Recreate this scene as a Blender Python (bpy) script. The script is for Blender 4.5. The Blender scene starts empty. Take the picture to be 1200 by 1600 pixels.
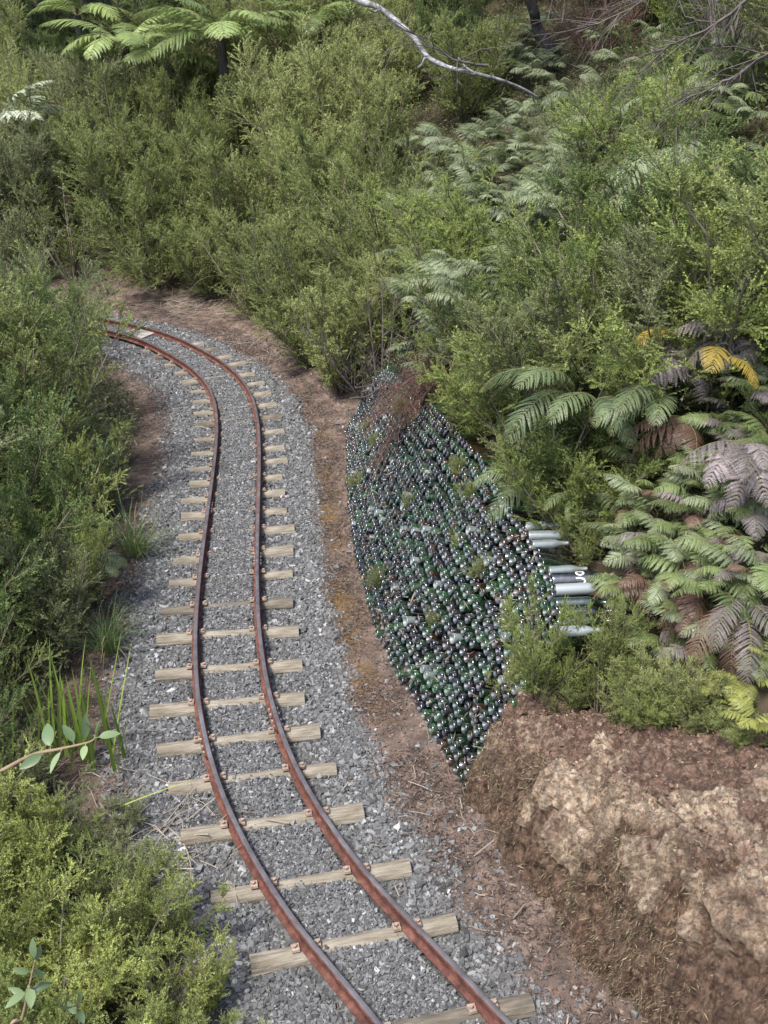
import bpy, math
import numpy as np
from mathutils import Vector, Matrix

R = math.radians
RNG = np.random.default_rng(11)
scene = bpy.context.scene
COL = scene.collection

# ------------------------------------------------------------------ camera model (used to turn rays into ground points)
CAM_H, PITCH, FPX = 3.62, R(25.0), 1555.6
CP, SP = math.cos(PITCH), math.sin(PITCH)
def ray(px, py):
    u, v = (px-600)/FPX, (py-800)/FPX
    return np.array([u, CP-v*SP, -(SP+v*CP)])
def on_z(px, py, z):
    d = ray(px, py); t = (z-CAM_H)/d[2]
    return np.array([d[0]*t, d[1]*t, z])
def at_t(px, py, t):
    d = ray(px, py); return np.array([d[0]*t, d[1]*t, CAM_H+d[2]*t])
def proj(p):
    x, y, z = p[0], p[1], p[2]-CAM_H
    zc = y*CP - z*SP
    if zc < .1: return (-9999, -9999)
    return (600+FPX*x/zc, 800-FPX*(y*SP+z*CP)/zc)

# ------------------------------------------------------------------ noise
def _hash(ix, iy, iz, seed):
    h = (ix.astype(np.int64)*374761393 + iy.astype(np.int64)*668265263 + iz.astype(np.int64)*2147483647 + seed*1274126177) & 0xffffffff
    h = ((h ^ (h >> 13))*1274126177) & 0xffffffff
    h = ((h ^ (h >> 16))*2246822519) & 0xffffffff
    return ((h ^ (h >> 15)) & 0xffffff)/float(0xffffff)
def vnoise(x, y, z=None, seed=0):
    x = np.asarray(x, float); y = np.asarray(y, float)
    z = np.zeros_like(x) if z is None else np.asarray(z, float)
    ix, iy, iz = np.floor(x), np.floor(y), np.floor(z)
    fx, fy, fz = x-ix, y-iy, z-iz
    sx, sy, sz = [f*f*(3-2*f) for f in (fx, fy, fz)]
    r = 0
    for dx in (0, 1):
        for dy in (0, 1):
            for dz in (0, 1):
                w = (sx if dx else 1-sx)*(sy if dy else 1-sy)*(sz if dz else 1-sz)
                r = r + w*_hash(ix+dx, iy+dy, iz+dz, seed)
    return r*2-1
def fbm(x, y, z=None, seed=0, octv=4, gain=.5):
    a, r, f, n = 1., 0., 1., 0.
    for o in range(octv):
        r = r + a*vnoise(np.asarray(x)*f, np.asarray(y)*f, None if z is None else np.asarray(z)*f, seed+o*17)
        n += a; a *= gain; f *= 2.03
    return r/n

# ------------------------------------------------------------------ object helpers
def tag(o, label=None, cat=None, group=None, kind=None):
    if label: o['label'] = label
    if cat: o['category'] = cat
    if group: o['group'] = group
    if kind: o['kind'] = kind
    return o
def make_mesh(name, V, F, mats, tint=None, matidx=None, smooth=False, extra=None):
    """F: list of int arrays (each (m,k)) or one array"""
    if isinstance(F, np.ndarray): F = [F]
    F = [np.asarray(f, np.int32) for f in F if len(f)]
    me = bpy.data.meshes.new(name)
    V = np.asarray(V, np.float32)
    me.vertices.add(len(V)); me.vertices.foreach_set('co', V.ravel())
    loops = np.concatenate([f.ravel() for f in F]); tot = np.concatenate([np.full(len(f), f.shape[1], np.int32) for f in F])
    start = np.concatenate([[0], np.cumsum(tot)[:-1]]).astype(np.int32)
    me.loops.add(len(loops)); me.loops.foreach_set('vertex_index', loops)
    me.polygons.add(len(tot)); me.polygons.foreach_set('loop_start', start); me.polygons.foreach_set('loop_total', tot)
    for m in (mats if isinstance(mats, (list, tuple)) else [mats]): me.materials.append(m)
    if matidx is not None: me.polygons.foreach_set('material_index', np.asarray(matidx, np.int32))
    me.polygons.foreach_set('use_smooth', np.full(len(tot), bool(smooth)))
    if tint is not None:
        a = me.attributes.new('tint', 'FLOAT', 'POINT'); a.data.foreach_set('value', np.asarray(tint, np.float32))
    for k, v in (extra or {}).items():
        a = me.attributes.new(k, 'FLOAT', 'POINT'); a.data.foreach_set('value', np.asarray(v, np.float32))
    me.update(calc_edges=True)
    return me
def link(name, me, parent=None, loc=None, rot=None, scale=None, mat=None):
    o = bpy.data.objects.new(name, me); COL.objects.link(o)
    if parent is not None: o.parent = parent
    if loc is not None: o.location = loc
    if rot is not None: o.rotation_euler = rot
    if scale is not None: o.scale = (scale,)*3 if np.isscalar(scale) else scale
    if mat is not None:
        o.color = (*mat, 1)          # the plant's own leaf colour, read by the shared leaf material
    return o
def empty(name, loc, rot=(0, 0, 0), scale=1):
    o = bpy.data.objects.new(name, None); COL.objects.link(o)
    o.empty_display_size = .1
    o.location = loc; o.rotation_euler = rot; o.scale = (scale,)*3 if np.isscalar(scale) else scale
    return o
def norm(a): return a/np.maximum(np.linalg.norm(a, axis=-1, keepdims=True), 1e-9)
def tube(P, rad, sides=6, cap=True):
    P = np.asarray(P, float); n = len(P); rad = np.broadcast_to(np.asarray(rad, float), (n,))
    T = norm(np.gradient(P, axis=0))
    ref = np.array([0, 0, 1.]) if abs(T[0, 2]) < .9 else np.array([1., 0, 0])
    A = norm(np.cross(T, ref)); B = np.cross(T, A)
    th = np.arange(sides)/sides*2*np.pi
    V = P[:, None] + rad[:, None, None]*(np.cos(th)[None, :, None]*A[:, None] + np.sin(th)[None, :, None]*B[:, None])
    V = V.reshape(-1, 3)
    i = np.arange(n-1)[:, None]*sides; j = np.arange(sides)[None]; k = (j+1) % sides
    Q = np.stack([i+j, i+k, i+sides+k, i+sides+j], -1).reshape(-1, 4)
    F = [Q]
    if cap:
        F += [np.arange(sides)[::-1][None], (np.arange(sides)+(n-1)*sides)[None]]
    return V, F
def merge(parts):
    """parts: list of (V, [F...])"""
    VV, FF, o = [], {}, 0
    for V, F in parts:
        VV.append(V)
        for f in F:
            f = np.asarray(f)
            if f.size: FF.setdefault(f.shape[1], []).append(f+o)
        o += len(V)
    return np.concatenate(VV), [np.concatenate(v) for v in FF.values()]
def spline(P, n):
    P = np.asarray(P, float); m = len(P)
    Q = np.vstack([2*P[0]-P[1], P, 2*P[-1]-P[-2]])
    t = np.linspace(0, m-1-1e-6, n); i = t.astype(int); f = (t-i)[:, None]
    p0, p1, p2, p3 = Q[i], Q[i+1], Q[i+2], Q[i+3]
    return .5*((2*p1)+(-p0+p2)*f+(2*p0-5*p1+4*p2-p3)*f**2+(-p0+3*p1-3*p2+p3)*f**3)
def even(P, n):
    P = np.asarray(P, float)
    d = np.r_[0, np.cumsum(np.linalg.norm(np.diff(P, axis=0), axis=1))]
    s = np.linspace(0, d[-1], n)
    return np.stack([np.interp(s, d, P[:, k]) for k in range(P.shape[1])], 1)

# ------------------------------------------------------------------ materials
def nodes_of(name):
    m = bpy.data.materials.new(name); m.use_nodes = True
    nt = m.node_tree; nt.nodes.clear()
    return m, nt, nt.nodes, nt.links
def N(nt, t, **kw):
    n = nt.nodes.new(t)
    for k, v in kw.items():
        if k in n.inputs: n.inputs[k].default_value = v
        else: setattr(n, k, v)
    return n
def ramp(nt, stops, fac=None, interp='LINEAR'):
    r = nt.nodes.new('ShaderNodeValToRGB'); cr = r.color_ramp; cr.interpolation = interp
    while len(cr.elements) < len(stops): cr.elements.new(.5)
    for e, (p, c) in zip(cr.elements, stops): e.position = p; e.color = (*c, 1)
    if fac is not None: nt.links.new(fac, r.inputs[0])
    return r
def leaf_mat(name, dark, mid, light, trans=.35, rough=.5, spec=.3, randw=.35, tintw=1.0):
    m, nt, nn, L = nodes_of(name)
    out = N(nt, 'ShaderNodeOutputMaterial')
    at = N(nt, 'ShaderNodeAttribute', attribute_name='tint')
    oi = N(nt, 'ShaderNodeObjectInfo')
    s = N(nt, 'ShaderNodeMath', operation='SUBTRACT'); L.new(oi.outputs['Random'], s.inputs[0]); s.inputs[1].default_value = .5
    mu = N(nt, 'ShaderNodeMath', operation='MULTIPLY_ADD'); L.new(s.outputs[0], mu.inputs[0]); mu.inputs[1].default_value = randw
    L.new(at.outputs['Fac'], mu.inputs[2])
    r = ramp(nt, [(0.0, dark), (.5, mid), (1.0, light)], mu.outputs[0])
    p = N(nt, 'ShaderNodeBsdfPrincipled', Roughness=rough); p.inputs['Specular IOR Level'].default_value = spec
    L.new(r.outputs[0], p.inputs['Base Color'])
    t = N(nt, 'ShaderNodeBsdfTranslucent'); L.new(r.outputs[0], t.inputs['Color'])
    mx = N(nt, 'ShaderNodeMixShader'); mx.inputs[0].default_value = trans
    L.new(p.outputs[0], mx.inputs[1]); L.new(t.outputs[0], mx.inputs[2]); L.new(mx.outputs[0], out.inputs[0])
    return m
def plant_mat(name, trans, rough, spec, randw=.35, lo=.36, hi=1.75):
    m, nt, nn, L = nodes_of(name)
    out = N(nt, 'ShaderNodeOutputMaterial'); at = N(nt, 'ShaderNodeAttribute', attribute_name='tint'); oi = N(nt, 'ShaderNodeObjectInfo')
    s = N(nt, 'ShaderNodeMath', operation='SUBTRACT'); L.new(oi.outputs['Random'], s.inputs[0]); s.inputs[1].default_value = .5
    mu = N(nt, 'ShaderNodeMath', operation='MULTIPLY_ADD'); L.new(s.outputs[0], mu.inputs[0]); mu.inputs[1].default_value = randw; L.new(at.outputs['Fac'], mu.inputs[2])
    r = ramp(nt, [(0, (lo*.5, lo*.52, lo*.45)), (.5, (.5, .5, .5)), (1, (hi*.51, hi*.48, hi*.53))], mu.outputs[0])
    v = N(nt, 'ShaderNodeVectorMath', operation='MULTIPLY'); L.new(r.outputs[0], v.inputs[0]); L.new(oi.outputs['Color'], v.inputs[1])
    w = N(nt, 'ShaderNodeVectorMath', operation='SCALE'); L.new(v.outputs[0], w.inputs[0]); w.inputs['Scale'].default_value = 2
    p = N(nt, 'ShaderNodeBsdfPrincipled', Roughness=rough); p.inputs['Specular IOR Level'].default_value = spec; L.new(w.outputs[0], p.inputs['Base Color'])
    t = N(nt, 'ShaderNodeBsdfTranslucent'); L.new(w.outputs[0], t.inputs['Color'])
    mx = N(nt, 'ShaderNodeMixShader'); mx.inputs[0].default_value = trans
    L.new(p.outputs[0], mx.inputs[1]); L.new(t.outputs[0], mx.inputs[2]); L.new(mx.outputs[0], out.inputs[0])
    return m
def noise_mat(name, stops, scale=8, detail=8, rough=.8, spec=.3, bump=.0, bscale=None, coords='Object', stretch=None, tint=False, tmix=.5):
    m, nt, nn, L = nodes_of(name)
    out = N(nt, 'ShaderNodeOutputMaterial')
    tc = N(nt, 'ShaderNodeTexCoord'); src = tc.outputs[coords]
    if stretch:
        mp = N(nt, 'ShaderNodeMapping'); mp.inputs['Scale'].default_value = stretch; L.new(src, mp.inputs[0]); src = mp.outputs[0]
    n = N(nt, 'ShaderNodeTexNoise', Scale=scale, Detail=detail, Roughness=.6); L.new(src, n.inputs['Vector'])
    f = n.outputs[0]
    if tint:
        at = N(nt, 'ShaderNodeAttribute', attribute_name='tint')
        mi = N(nt, 'ShaderNodeMix', data_type='FLOAT'); mi.inputs[0].default_value = tmix
        L.new(f, mi.inputs[2]); L.new(at.outputs['Fac'], mi.inputs[3]); f = mi.outputs[0]
    r = ramp(nt, stops, f)
    p = N(nt, 'ShaderNodeBsdfPrincipled', Roughness=rough); p.inputs['Specular IOR Level'].default_value = spec
    L.new(r.outputs[0], p.inputs['Base Color'])
    if bump:
        n2 = N(nt, 'ShaderNodeTexNoise', Scale=bscale or scale*3, Detail=6, Roughness=.65); L.new(src, n2.inputs['Vector'])
        b = N(nt, 'ShaderNodeBump', Strength=bump, Distance=.02); L.new(n2.outputs[0], b.inputs['Height']); L.new(b.outputs[0], p.inputs['Normal'])
    L.new(p.outputs[0], out.inputs[0])
    return m
def glass_mat(name, c, rough=.22, spec=.6, coat=1.0, var=.5):
    m, nt, nn, L = nodes_of(name)
    out = N(nt, 'ShaderNodeOutputMaterial')
    oi = N(nt, 'ShaderNodeObjectInfo')
    tc = N(nt, 'ShaderNodeTexCoord')
    n = N(nt, 'ShaderNodeTexNoise', Scale=22., Detail=5.); L.new(tc.outputs['Object'], n.inputs['Vector'])
    dust = ramp(nt, [(.50, (0, 0, 0)), (.78, (1, 1, 1))], n.outputs[0])
    mx = N(nt, 'ShaderNodeMix', data_type='RGBA'); mx.inputs[6].default_value = (*c, 1); mx.inputs[7].default_value = (.24, .2, .15, 1)
    ge = N(nt, 'ShaderNodeNewGeometry'); dr = N(nt, 'ShaderNodeMath', operation='POWER'); L.new(ge.outputs['Random Per Island'], dr.inputs[0]); dr.inputs[1].default_value = 3.
    dm = N(nt, 'ShaderNodeMath', operation='MULTIPLY_ADD'); L.new(dr.outputs[0], dm.inputs[0]); dm.inputs[1].default_value = .35; dm.inputs[2].default_value = .06
    ml = N(nt, 'ShaderNodeMath', operation='MULTIPLY'); L.new(dust.outputs[0], ml.inputs[0]); L.new(dm.outputs[0], ml.inputs[1])
    L.new(ml.outputs[0], mx.inputs[0])
    p = N(nt, 'ShaderNodeBsdfPrincipled', Roughness=rough); p.inputs['Specular IOR Level'].default_value = spec
    p.inputs['Coat Weight'].default_value = coat; p.inputs['Coat Roughness'].default_value = .13; p.inputs['Coat IOR'].default_value = 1.95
    L.new(mx.outputs[2], p.inputs['Base Color'])
    rr = N(nt, 'ShaderNodeMath', operation='MULTIPLY_ADD'); L.new(dust.outputs[0], rr.inputs[0]); rr.inputs[1].default_value = .35; rr.inputs[2].default_value = rough
    L.new(rr.outputs[0], p.inputs['Roughness'])
    L.new(p.outputs[0], out.inputs[0])
    return m

M = {}
M['manuka'] = (0.2, 0.235, 0.078)
M['manuka_pale'] = (0.265, 0.295, 0.11)
M['manuka_grey'] = (0.215, 0.24, 0.115)
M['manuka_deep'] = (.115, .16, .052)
M['manuka_lime'] = (.225, .275, .078)
M['dry_leaf'] = leaf_mat('dry_shrub_leaf', (.05, .03, .022), (.13, .08, .06), (.24, .16, .12), trans=.2)
M['bracken'] = (0.185, 0.225, 0.125)
M['bracken_green'] = (0.13, 0.175, 0.062)
M['comb'] = (0.115, 0.16, 0.07)
M['treefern'] = (0.19, 0.255, 0.078)
M['silver'] = (.36, .41, .28)
M['dead_purple'] = (0.195, 0.168, 0.162)
M['dead_rust'] = (0.14, 0.085, 0.06)
M['gold'] = (.36, .26, .04)
M['club'] = (.23, .25, .06)
M['shrub_leaf'] = plant_mat('shrub_leaf', .46, .5, .3)
M['fern_leaf'] = plant_mat('fern_leaf', .28, .43, .45, randw=.6)
M['sedge'] = leaf_mat('sedge_blade', (.035, .075, .018), (.10, .17, .04), (.26, .31, .10), trans=.25, rough=.35, spec=.5)
M['sedge_dry'] = leaf_mat('sedge_dry_blade', (.12, .10, .05), (.27, .235, .13), (.42, .37, .23), trans=.2)
M['flax'] = leaf_mat('flax_blade', (.07, .12, .02), (.20, .30, .05), (.42, .48, .12), trans=.3, rough=.35, spec=.5)
M['broad'] = leaf_mat('broad_leaf', (.05, .085, .035), (.115, .17, .075), (.22, .28, .14), trans=.25, rough=.35, spec=.5)
M['under'] = leaf_mat('undergrowth_leaf', (.03, .04, .016), (.09, .11, .042), (.2, .21, .1), trans=.3)
M['litter'] = leaf_mat('litter_bits', (.03, .021, .017), (.095, .068, .054), (.28, .225, .18), trans=.05, rough=.8)
M['straw'] = leaf_mat('straw_bits', (.11, .09, .068), (.22, .185, .145), (.36, .315, .26), trans=.05, rough=.8)
M['stem'] = noise_mat('shrub_stem', [(.3, (.09, .075, .055)), (.7, (.2, .17, .13))], scale=20, rough=.9)
M['stem_red'] = noise_mat('red_twig', [(.3, (.09, .045, .04)), (.7, (.19, .11, .095))], scale=20, rough=.9)
M['stem_tan'] = noise_mat('tan_twig', [(.3, (.13, .09, .055)), (.7, (.27, .2, .13))], scale=20, rough=.8)
M['rachis'] = noise_mat('frond_stalk', [(.3, (.10, .09, .04)), (.7, (.2, .18, .08))], scale=30, rough=.7)
M['bark_dark'] = noise_mat('dark_bark', [(.3, (.018, .016, .016)), (.7, (.075, .066, .062))], scale=9, rough=.95, bump=.8, stretch=(1, 1, .25))
M['bark_grey'] = noise_mat('weathered_grey_wood', [(.35, (.06, .06, .062)), (.5, (.18, .18, .185)), (.68, (.36, .36, .365))], scale=12, rough=.85, bump=.6, bscale=30)
M['dead_wood'] = noise_mat('dead_twig', [(.3, (.05, .042, .04)), (.7, (.13, .11, .10))], scale=12, rough=.9)

# ------------------------------------------------------------------ the line of the track and the foot of the cutting
CL = [(1.9, .5), (1.32, 1.25), (.74, 2.02), (.13, 2.854), (-.289, 3.44), (-.623, 4.081), (-.854, 4.758), (-1.006, 5.458), (-1.11, 6.17), (-1.192, 6.888),
      (-1.267, 7.608), (-1.341, 8.327), (-1.422, 9.043), (-1.521, 9.753), (-1.662, 10.453), (-1.876, 11.136), (-2.188, 11.793), (-2.586, 12.408),
      (-2.982, 12.93), (-3.5, 13.42), (-4.15, 13.82), (-4.95, 14.1), (-5.8, 14.25), (-6.8, 14.3)]
CLD = even(spline(CL, 1200), 1400)
CLT = norm(np.gradient(CLD, axis=0)); CLN = np.stack([CLT[:, 1], -CLT[:, 0]], 1)      # to the right when walking away
CLS = np.r_[0, np.cumsum(np.linalg.norm(np.diff(CLD, axis=0), axis=1))]
FOOT = [(6, -6), (4, -3), (2.6, -.1), (1.75, 1.5), (1.05, 2.74), (.74, 3.41), (.47, 4.16), (.25, 4.89), (.0, 5.71), (-.12, 6.47), (-.21, 7.22), (-.28, 8.13), (-.32, 9.07),
        (-.37, 9.8), (-.55, 10.5), (-1.05, 11.75), (-1.75, 13.3), (-2.57, 14.6), (-4.03, 15.6), (-6.5, 16.4), (-10, 17.2), (-20, 18.5), (-60, 22)]
FD = even(spline(FOOT, 1600), 2400)
FT = norm(np.gradient(FD, axis=0)); FN = np.stack([FT[:, 1], -FT[:, 0]], 1)
WFOOT = np.array(FOOT[6:14])
def near(P, C, Nn):
    """index of the nearest curve point and signed distance to the right of it"""
    P = np.asarray(P, float); idx = np.zeros(len(P), int)
    Cs = C[::6]
    for a in range(0, len(P), 20000):
        q = P[a:a+20000]
        d = ((q[:, None]-Cs[None])**2).sum(-1); j = d.argmin(1)*6
        best = None
        off = np.arange(-6, 7)
        k = np.clip(j[:, None]+off[None], 0, len(C)-1)
        dd = ((q[:, None]-C[k])**2).sum(-1); b = dd.argmin(1)
        idx[a:a+20000] = k[np.arange(len(q)), b]
    v = P-C[idx]
    sd = np.sign((v*Nn[idx]).sum(1))*np.linalg.norm(v, axis=1)
    return idx, sd
TOPY = np.array([4.1, 4.3, 4.9, 5.7, 6.4, 7.3, 8.2, 8.9, 9.5])
TOPO = np.array([.50, .52, .70, .80, .83, .74, .62, .48, .42])
TOPZ = np.array([1.0, 1.0, 1.0, 1.0, 1.0, .97, .9, .8, .72])
def ss(a, b, x): t = np.clip((x-a)/(b-a), 0, 1); return t*t*(3-2*t)
def height(x, y, rough=True):
    x = np.asarray(x, float).ravel(); y = np.asarray(y, float).ravel()
    P = np.stack([x, y], 1)
    i, d = near(P, FD, FN)
    fy = FD[i, 1]
    # three ways the cutting rises behind its foot: clay bank, bottle wall, open hillside round the bend
    hb = np.interp(d, [0, .14, .5, 1.0, 2.2, 7, 14, 40], [.03, .03, .45, .95, 1.9, 6.3, 10.5, 17])
    k = np.interp(fy, TOPY, TOPO)/.8; kz = np.interp(fy, TOPY, TOPZ)
    dd = np.where(d < .95*k, d/k, d-.95*k+.95)
    hw = np.interp(dd, [0, .24, .98, 1.2, 2.2, 7, 14, 40], [.05, .06, .84, .94, 1.85, 6.3, 10.5, 17])*np.where(d < 2, 1-(1-kz)*(1-ss(.9, 2, d)), 1)
    hw = hw + .15*ss(.90, 1.02, dd)*(1-ss(1.3, 2.2, dd))*ss(4.9, 5.5, fy)
    hf = np.interp(d, [0, .25, 1.0, 3, 8, 16, 40], [.05, .1, .55, 1.65, 4.5, 8.2, 15])
    wn = 1-ss(4.0, 4.5, fy); wf = ss(9.4, 10.6, fy)
    h = np.where(d > 0, hb*wn + hw*(1-wn-wf) + hf*wf, 0)
    j, e = near(P, CLD, CLN)
    g = np.interp(e, [-8, -3, -1.3, -.85, -.5, -.225, -.165, .165, .225, .5, .8, 1.2], [.5, .0, -.08, -.03, .008, .004, .053, .053, .004, .008, .03, .04])
    g = g-.011*np.clip((.2-np.abs(e))/.05, 0, 1)*(1-ss(5.5, 7.5, y))
    inside = np.where(d > 0, 0.03, g)
    h = np.where(d > 0, h, 0)+inside*np.where(d > 0, np.clip(1-d*3, 0, 1), 1)
    if rough:
        a = np.clip((np.abs(e)-.5)*1.5, 0, 1)
        h = h + a*(.025*fbm(x*2.2, y*2.2, seed=3) + .02*fbm(x*9, y*9, seed=5)) + .5*ss(1.5, 7, d)*fbm(x*.35, y*.35, seed=8) + .006*fbm(x*20, y*20, seed=9)
    return h
def hz(x, y): return float(height([x], [y])[0])
def hit(px, py, off=0.0, tmax=60):
    d = ray(px, py); t = np.concatenate([np.arange(1.5, 12, .03), np.arange(12, tmax, .1)])
    z = CAM_H+d[2]*t; g = height(d[0]*t, d[1]*t)+off
    w = np.nonzero(z < g)[0]
    tt = t[w[0]] if len(w) else tmax
    return np.array([d[0]*tt, d[1]*tt, CAM_H+d[2]*tt-off])

# ------------------------------------------------------------------ ground sheet
def axis(segs):
    out = []
    for a, b, st in segs: out.append(np.arange(a, b, st))
    return np.concatenate(out)
gx = axis([(-60, -12, 4), (-12, -4, .5), (-4, -2.2, .1), (-2.2, 1.8, .03), (1.8, 4, .1), (4, 12, .5), (12, 61, 4)])
gy = axis([(-8, 1.4, .6), (1.4, 10, .03), (10, 16, .06), (16, 30, .5), (30, 90, 5)])
GX, GY = np.meshgrid(gx, gy)
px_, py_ = GX.ravel(), GY.ravel()
GZ = height(px_, py_)
_, e_ = near(np.stack([px_, py_], 1), CLD, CLN); _, d_ = near(np.stack([px_, py_], 1), FD, FN)
edge_n = .12*fbm(px_*3, py_*3, seed=21)+.06*fbm(px_*11, py_*11, seed=22)
RL = lambda y: np.interp(y, [1.5, 2.5, 3.3, 3.9, 4.5, 5.7], [.28, .34, .47, .57, .62, .66])
ball = np.clip(1-ss(-.05, .10, e_-RL(py_)+edge_n), 0, 1)*np.clip(ss(-.82, -.54, e_+edge_n), 0, 1)
moss = np.exp(-((e_-.80+edge_n*.5)/.11)**2)*ss(4.3, 5.4, py_)*(1-ss(9.5, 11, py_))*np.clip(.6+1.6*fbm(px_*6, py_*6, seed=25), 0, 1)
slope = ss(.05, .6, d_)
nx, ny = len(gx), len(gy)
ii = (np.arange(ny-1)[:, None]*nx+np.arange(nx-1)[None]).ravel()
gm, nt, nn, L = nodes_of('trackside_ground')
out = N(nt, 'ShaderNodeOutputMaterial'); p = N(nt, 'ShaderNodeBsdfPrincipled', Roughness=.95); p.inputs['Specular IOR Level'].default_value = .145
tc = N(nt, 'ShaderNodeTexCoord')
na = N(nt, 'ShaderNodeTexNoise', Scale=7., Detail=10., Roughness=.7); L.new(tc.outputs['Object'], na.inputs['Vector'])
clay = ramp(nt, [(.32, (.032, .025, .02)), (.44, (.078, .057, .045)), (.55, (.132, .094, .075)), (.68, (.215, .165, .136))], na.outputs[0])
nb = N(nt, 'ShaderNodeTexVoronoi', Scale=70.); L.new(tc.outputs['Object'], nb.inputs['Vector'])
grey = ramp(nt, [(.0, (.03, .03, .03)), (.5, (.085, .085, .085)), (1., (.17, .17, .165))], nb.outputs['Color'])
nm = N(nt, 'ShaderNodeTexNoise', Scale=40., Detail=6.); L.new(tc.outputs['Object'], nm.inputs['Vector'])
mossc = ramp(nt, [(.3, (.045, .03, .015)), (.6, (.125, .078, .032)), (.8, (.2, .14, .065))], nm.outputs[0])
soil = ramp(nt, [(.3, (.026, .021, .013)), (.7, (.075, .06, .038))], na.outputs[0])
def mixby(fac_name, a, b):
    at = N(nt, 'ShaderNodeAttribute', attribute_name=fac_name)
    mx = N(nt, 'ShaderNodeMix', data_type='RGBA'); L.new(at.outputs['Fac'], mx.inputs[0]); L.new(a, mx.inputs[6]); L.new(b, mx.inputs[7]); return mx.outputs[2]
c = mixby('ballast', clay.outputs[0], grey.outputs[0]); c = mixby('moss', c, mossc.outputs[0]); c = mixby('soil', c, soil.outputs[0])
L.new(c, p.inputs['Base Color'])
bp = N(nt, 'ShaderNodeBump', Strength=.7, Distance=.015); n3 = N(nt, 'ShaderNodeTexNoise', Scale=60., Detail=8., Roughness=.7); L.new(tc.outputs['Object'], n3.inputs['Vector'])
L.new(n3.outputs[0], bp.inputs['Height']); L.new(bp.outputs[0], p.inputs['Normal']); L.new(p.outputs[0], out.inputs[0])
leftsoil = ss(-.75, -1.15, e_)*0
soilw = np.maximum(slope, np.clip(ss(.8, 1.15, -e_+edge_n), 0, 1)*.75)
ground = link('ground', make_mesh('ground', np.stack([px_, py_, GZ], 1), np.stack([ii, ii+1, ii+nx+1, ii+nx], 1), gm, smooth=True,
                                  extra={'ballast': ball, 'moss': moss, 'soil': soilw}))
tag(ground, kind='structure')

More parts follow.
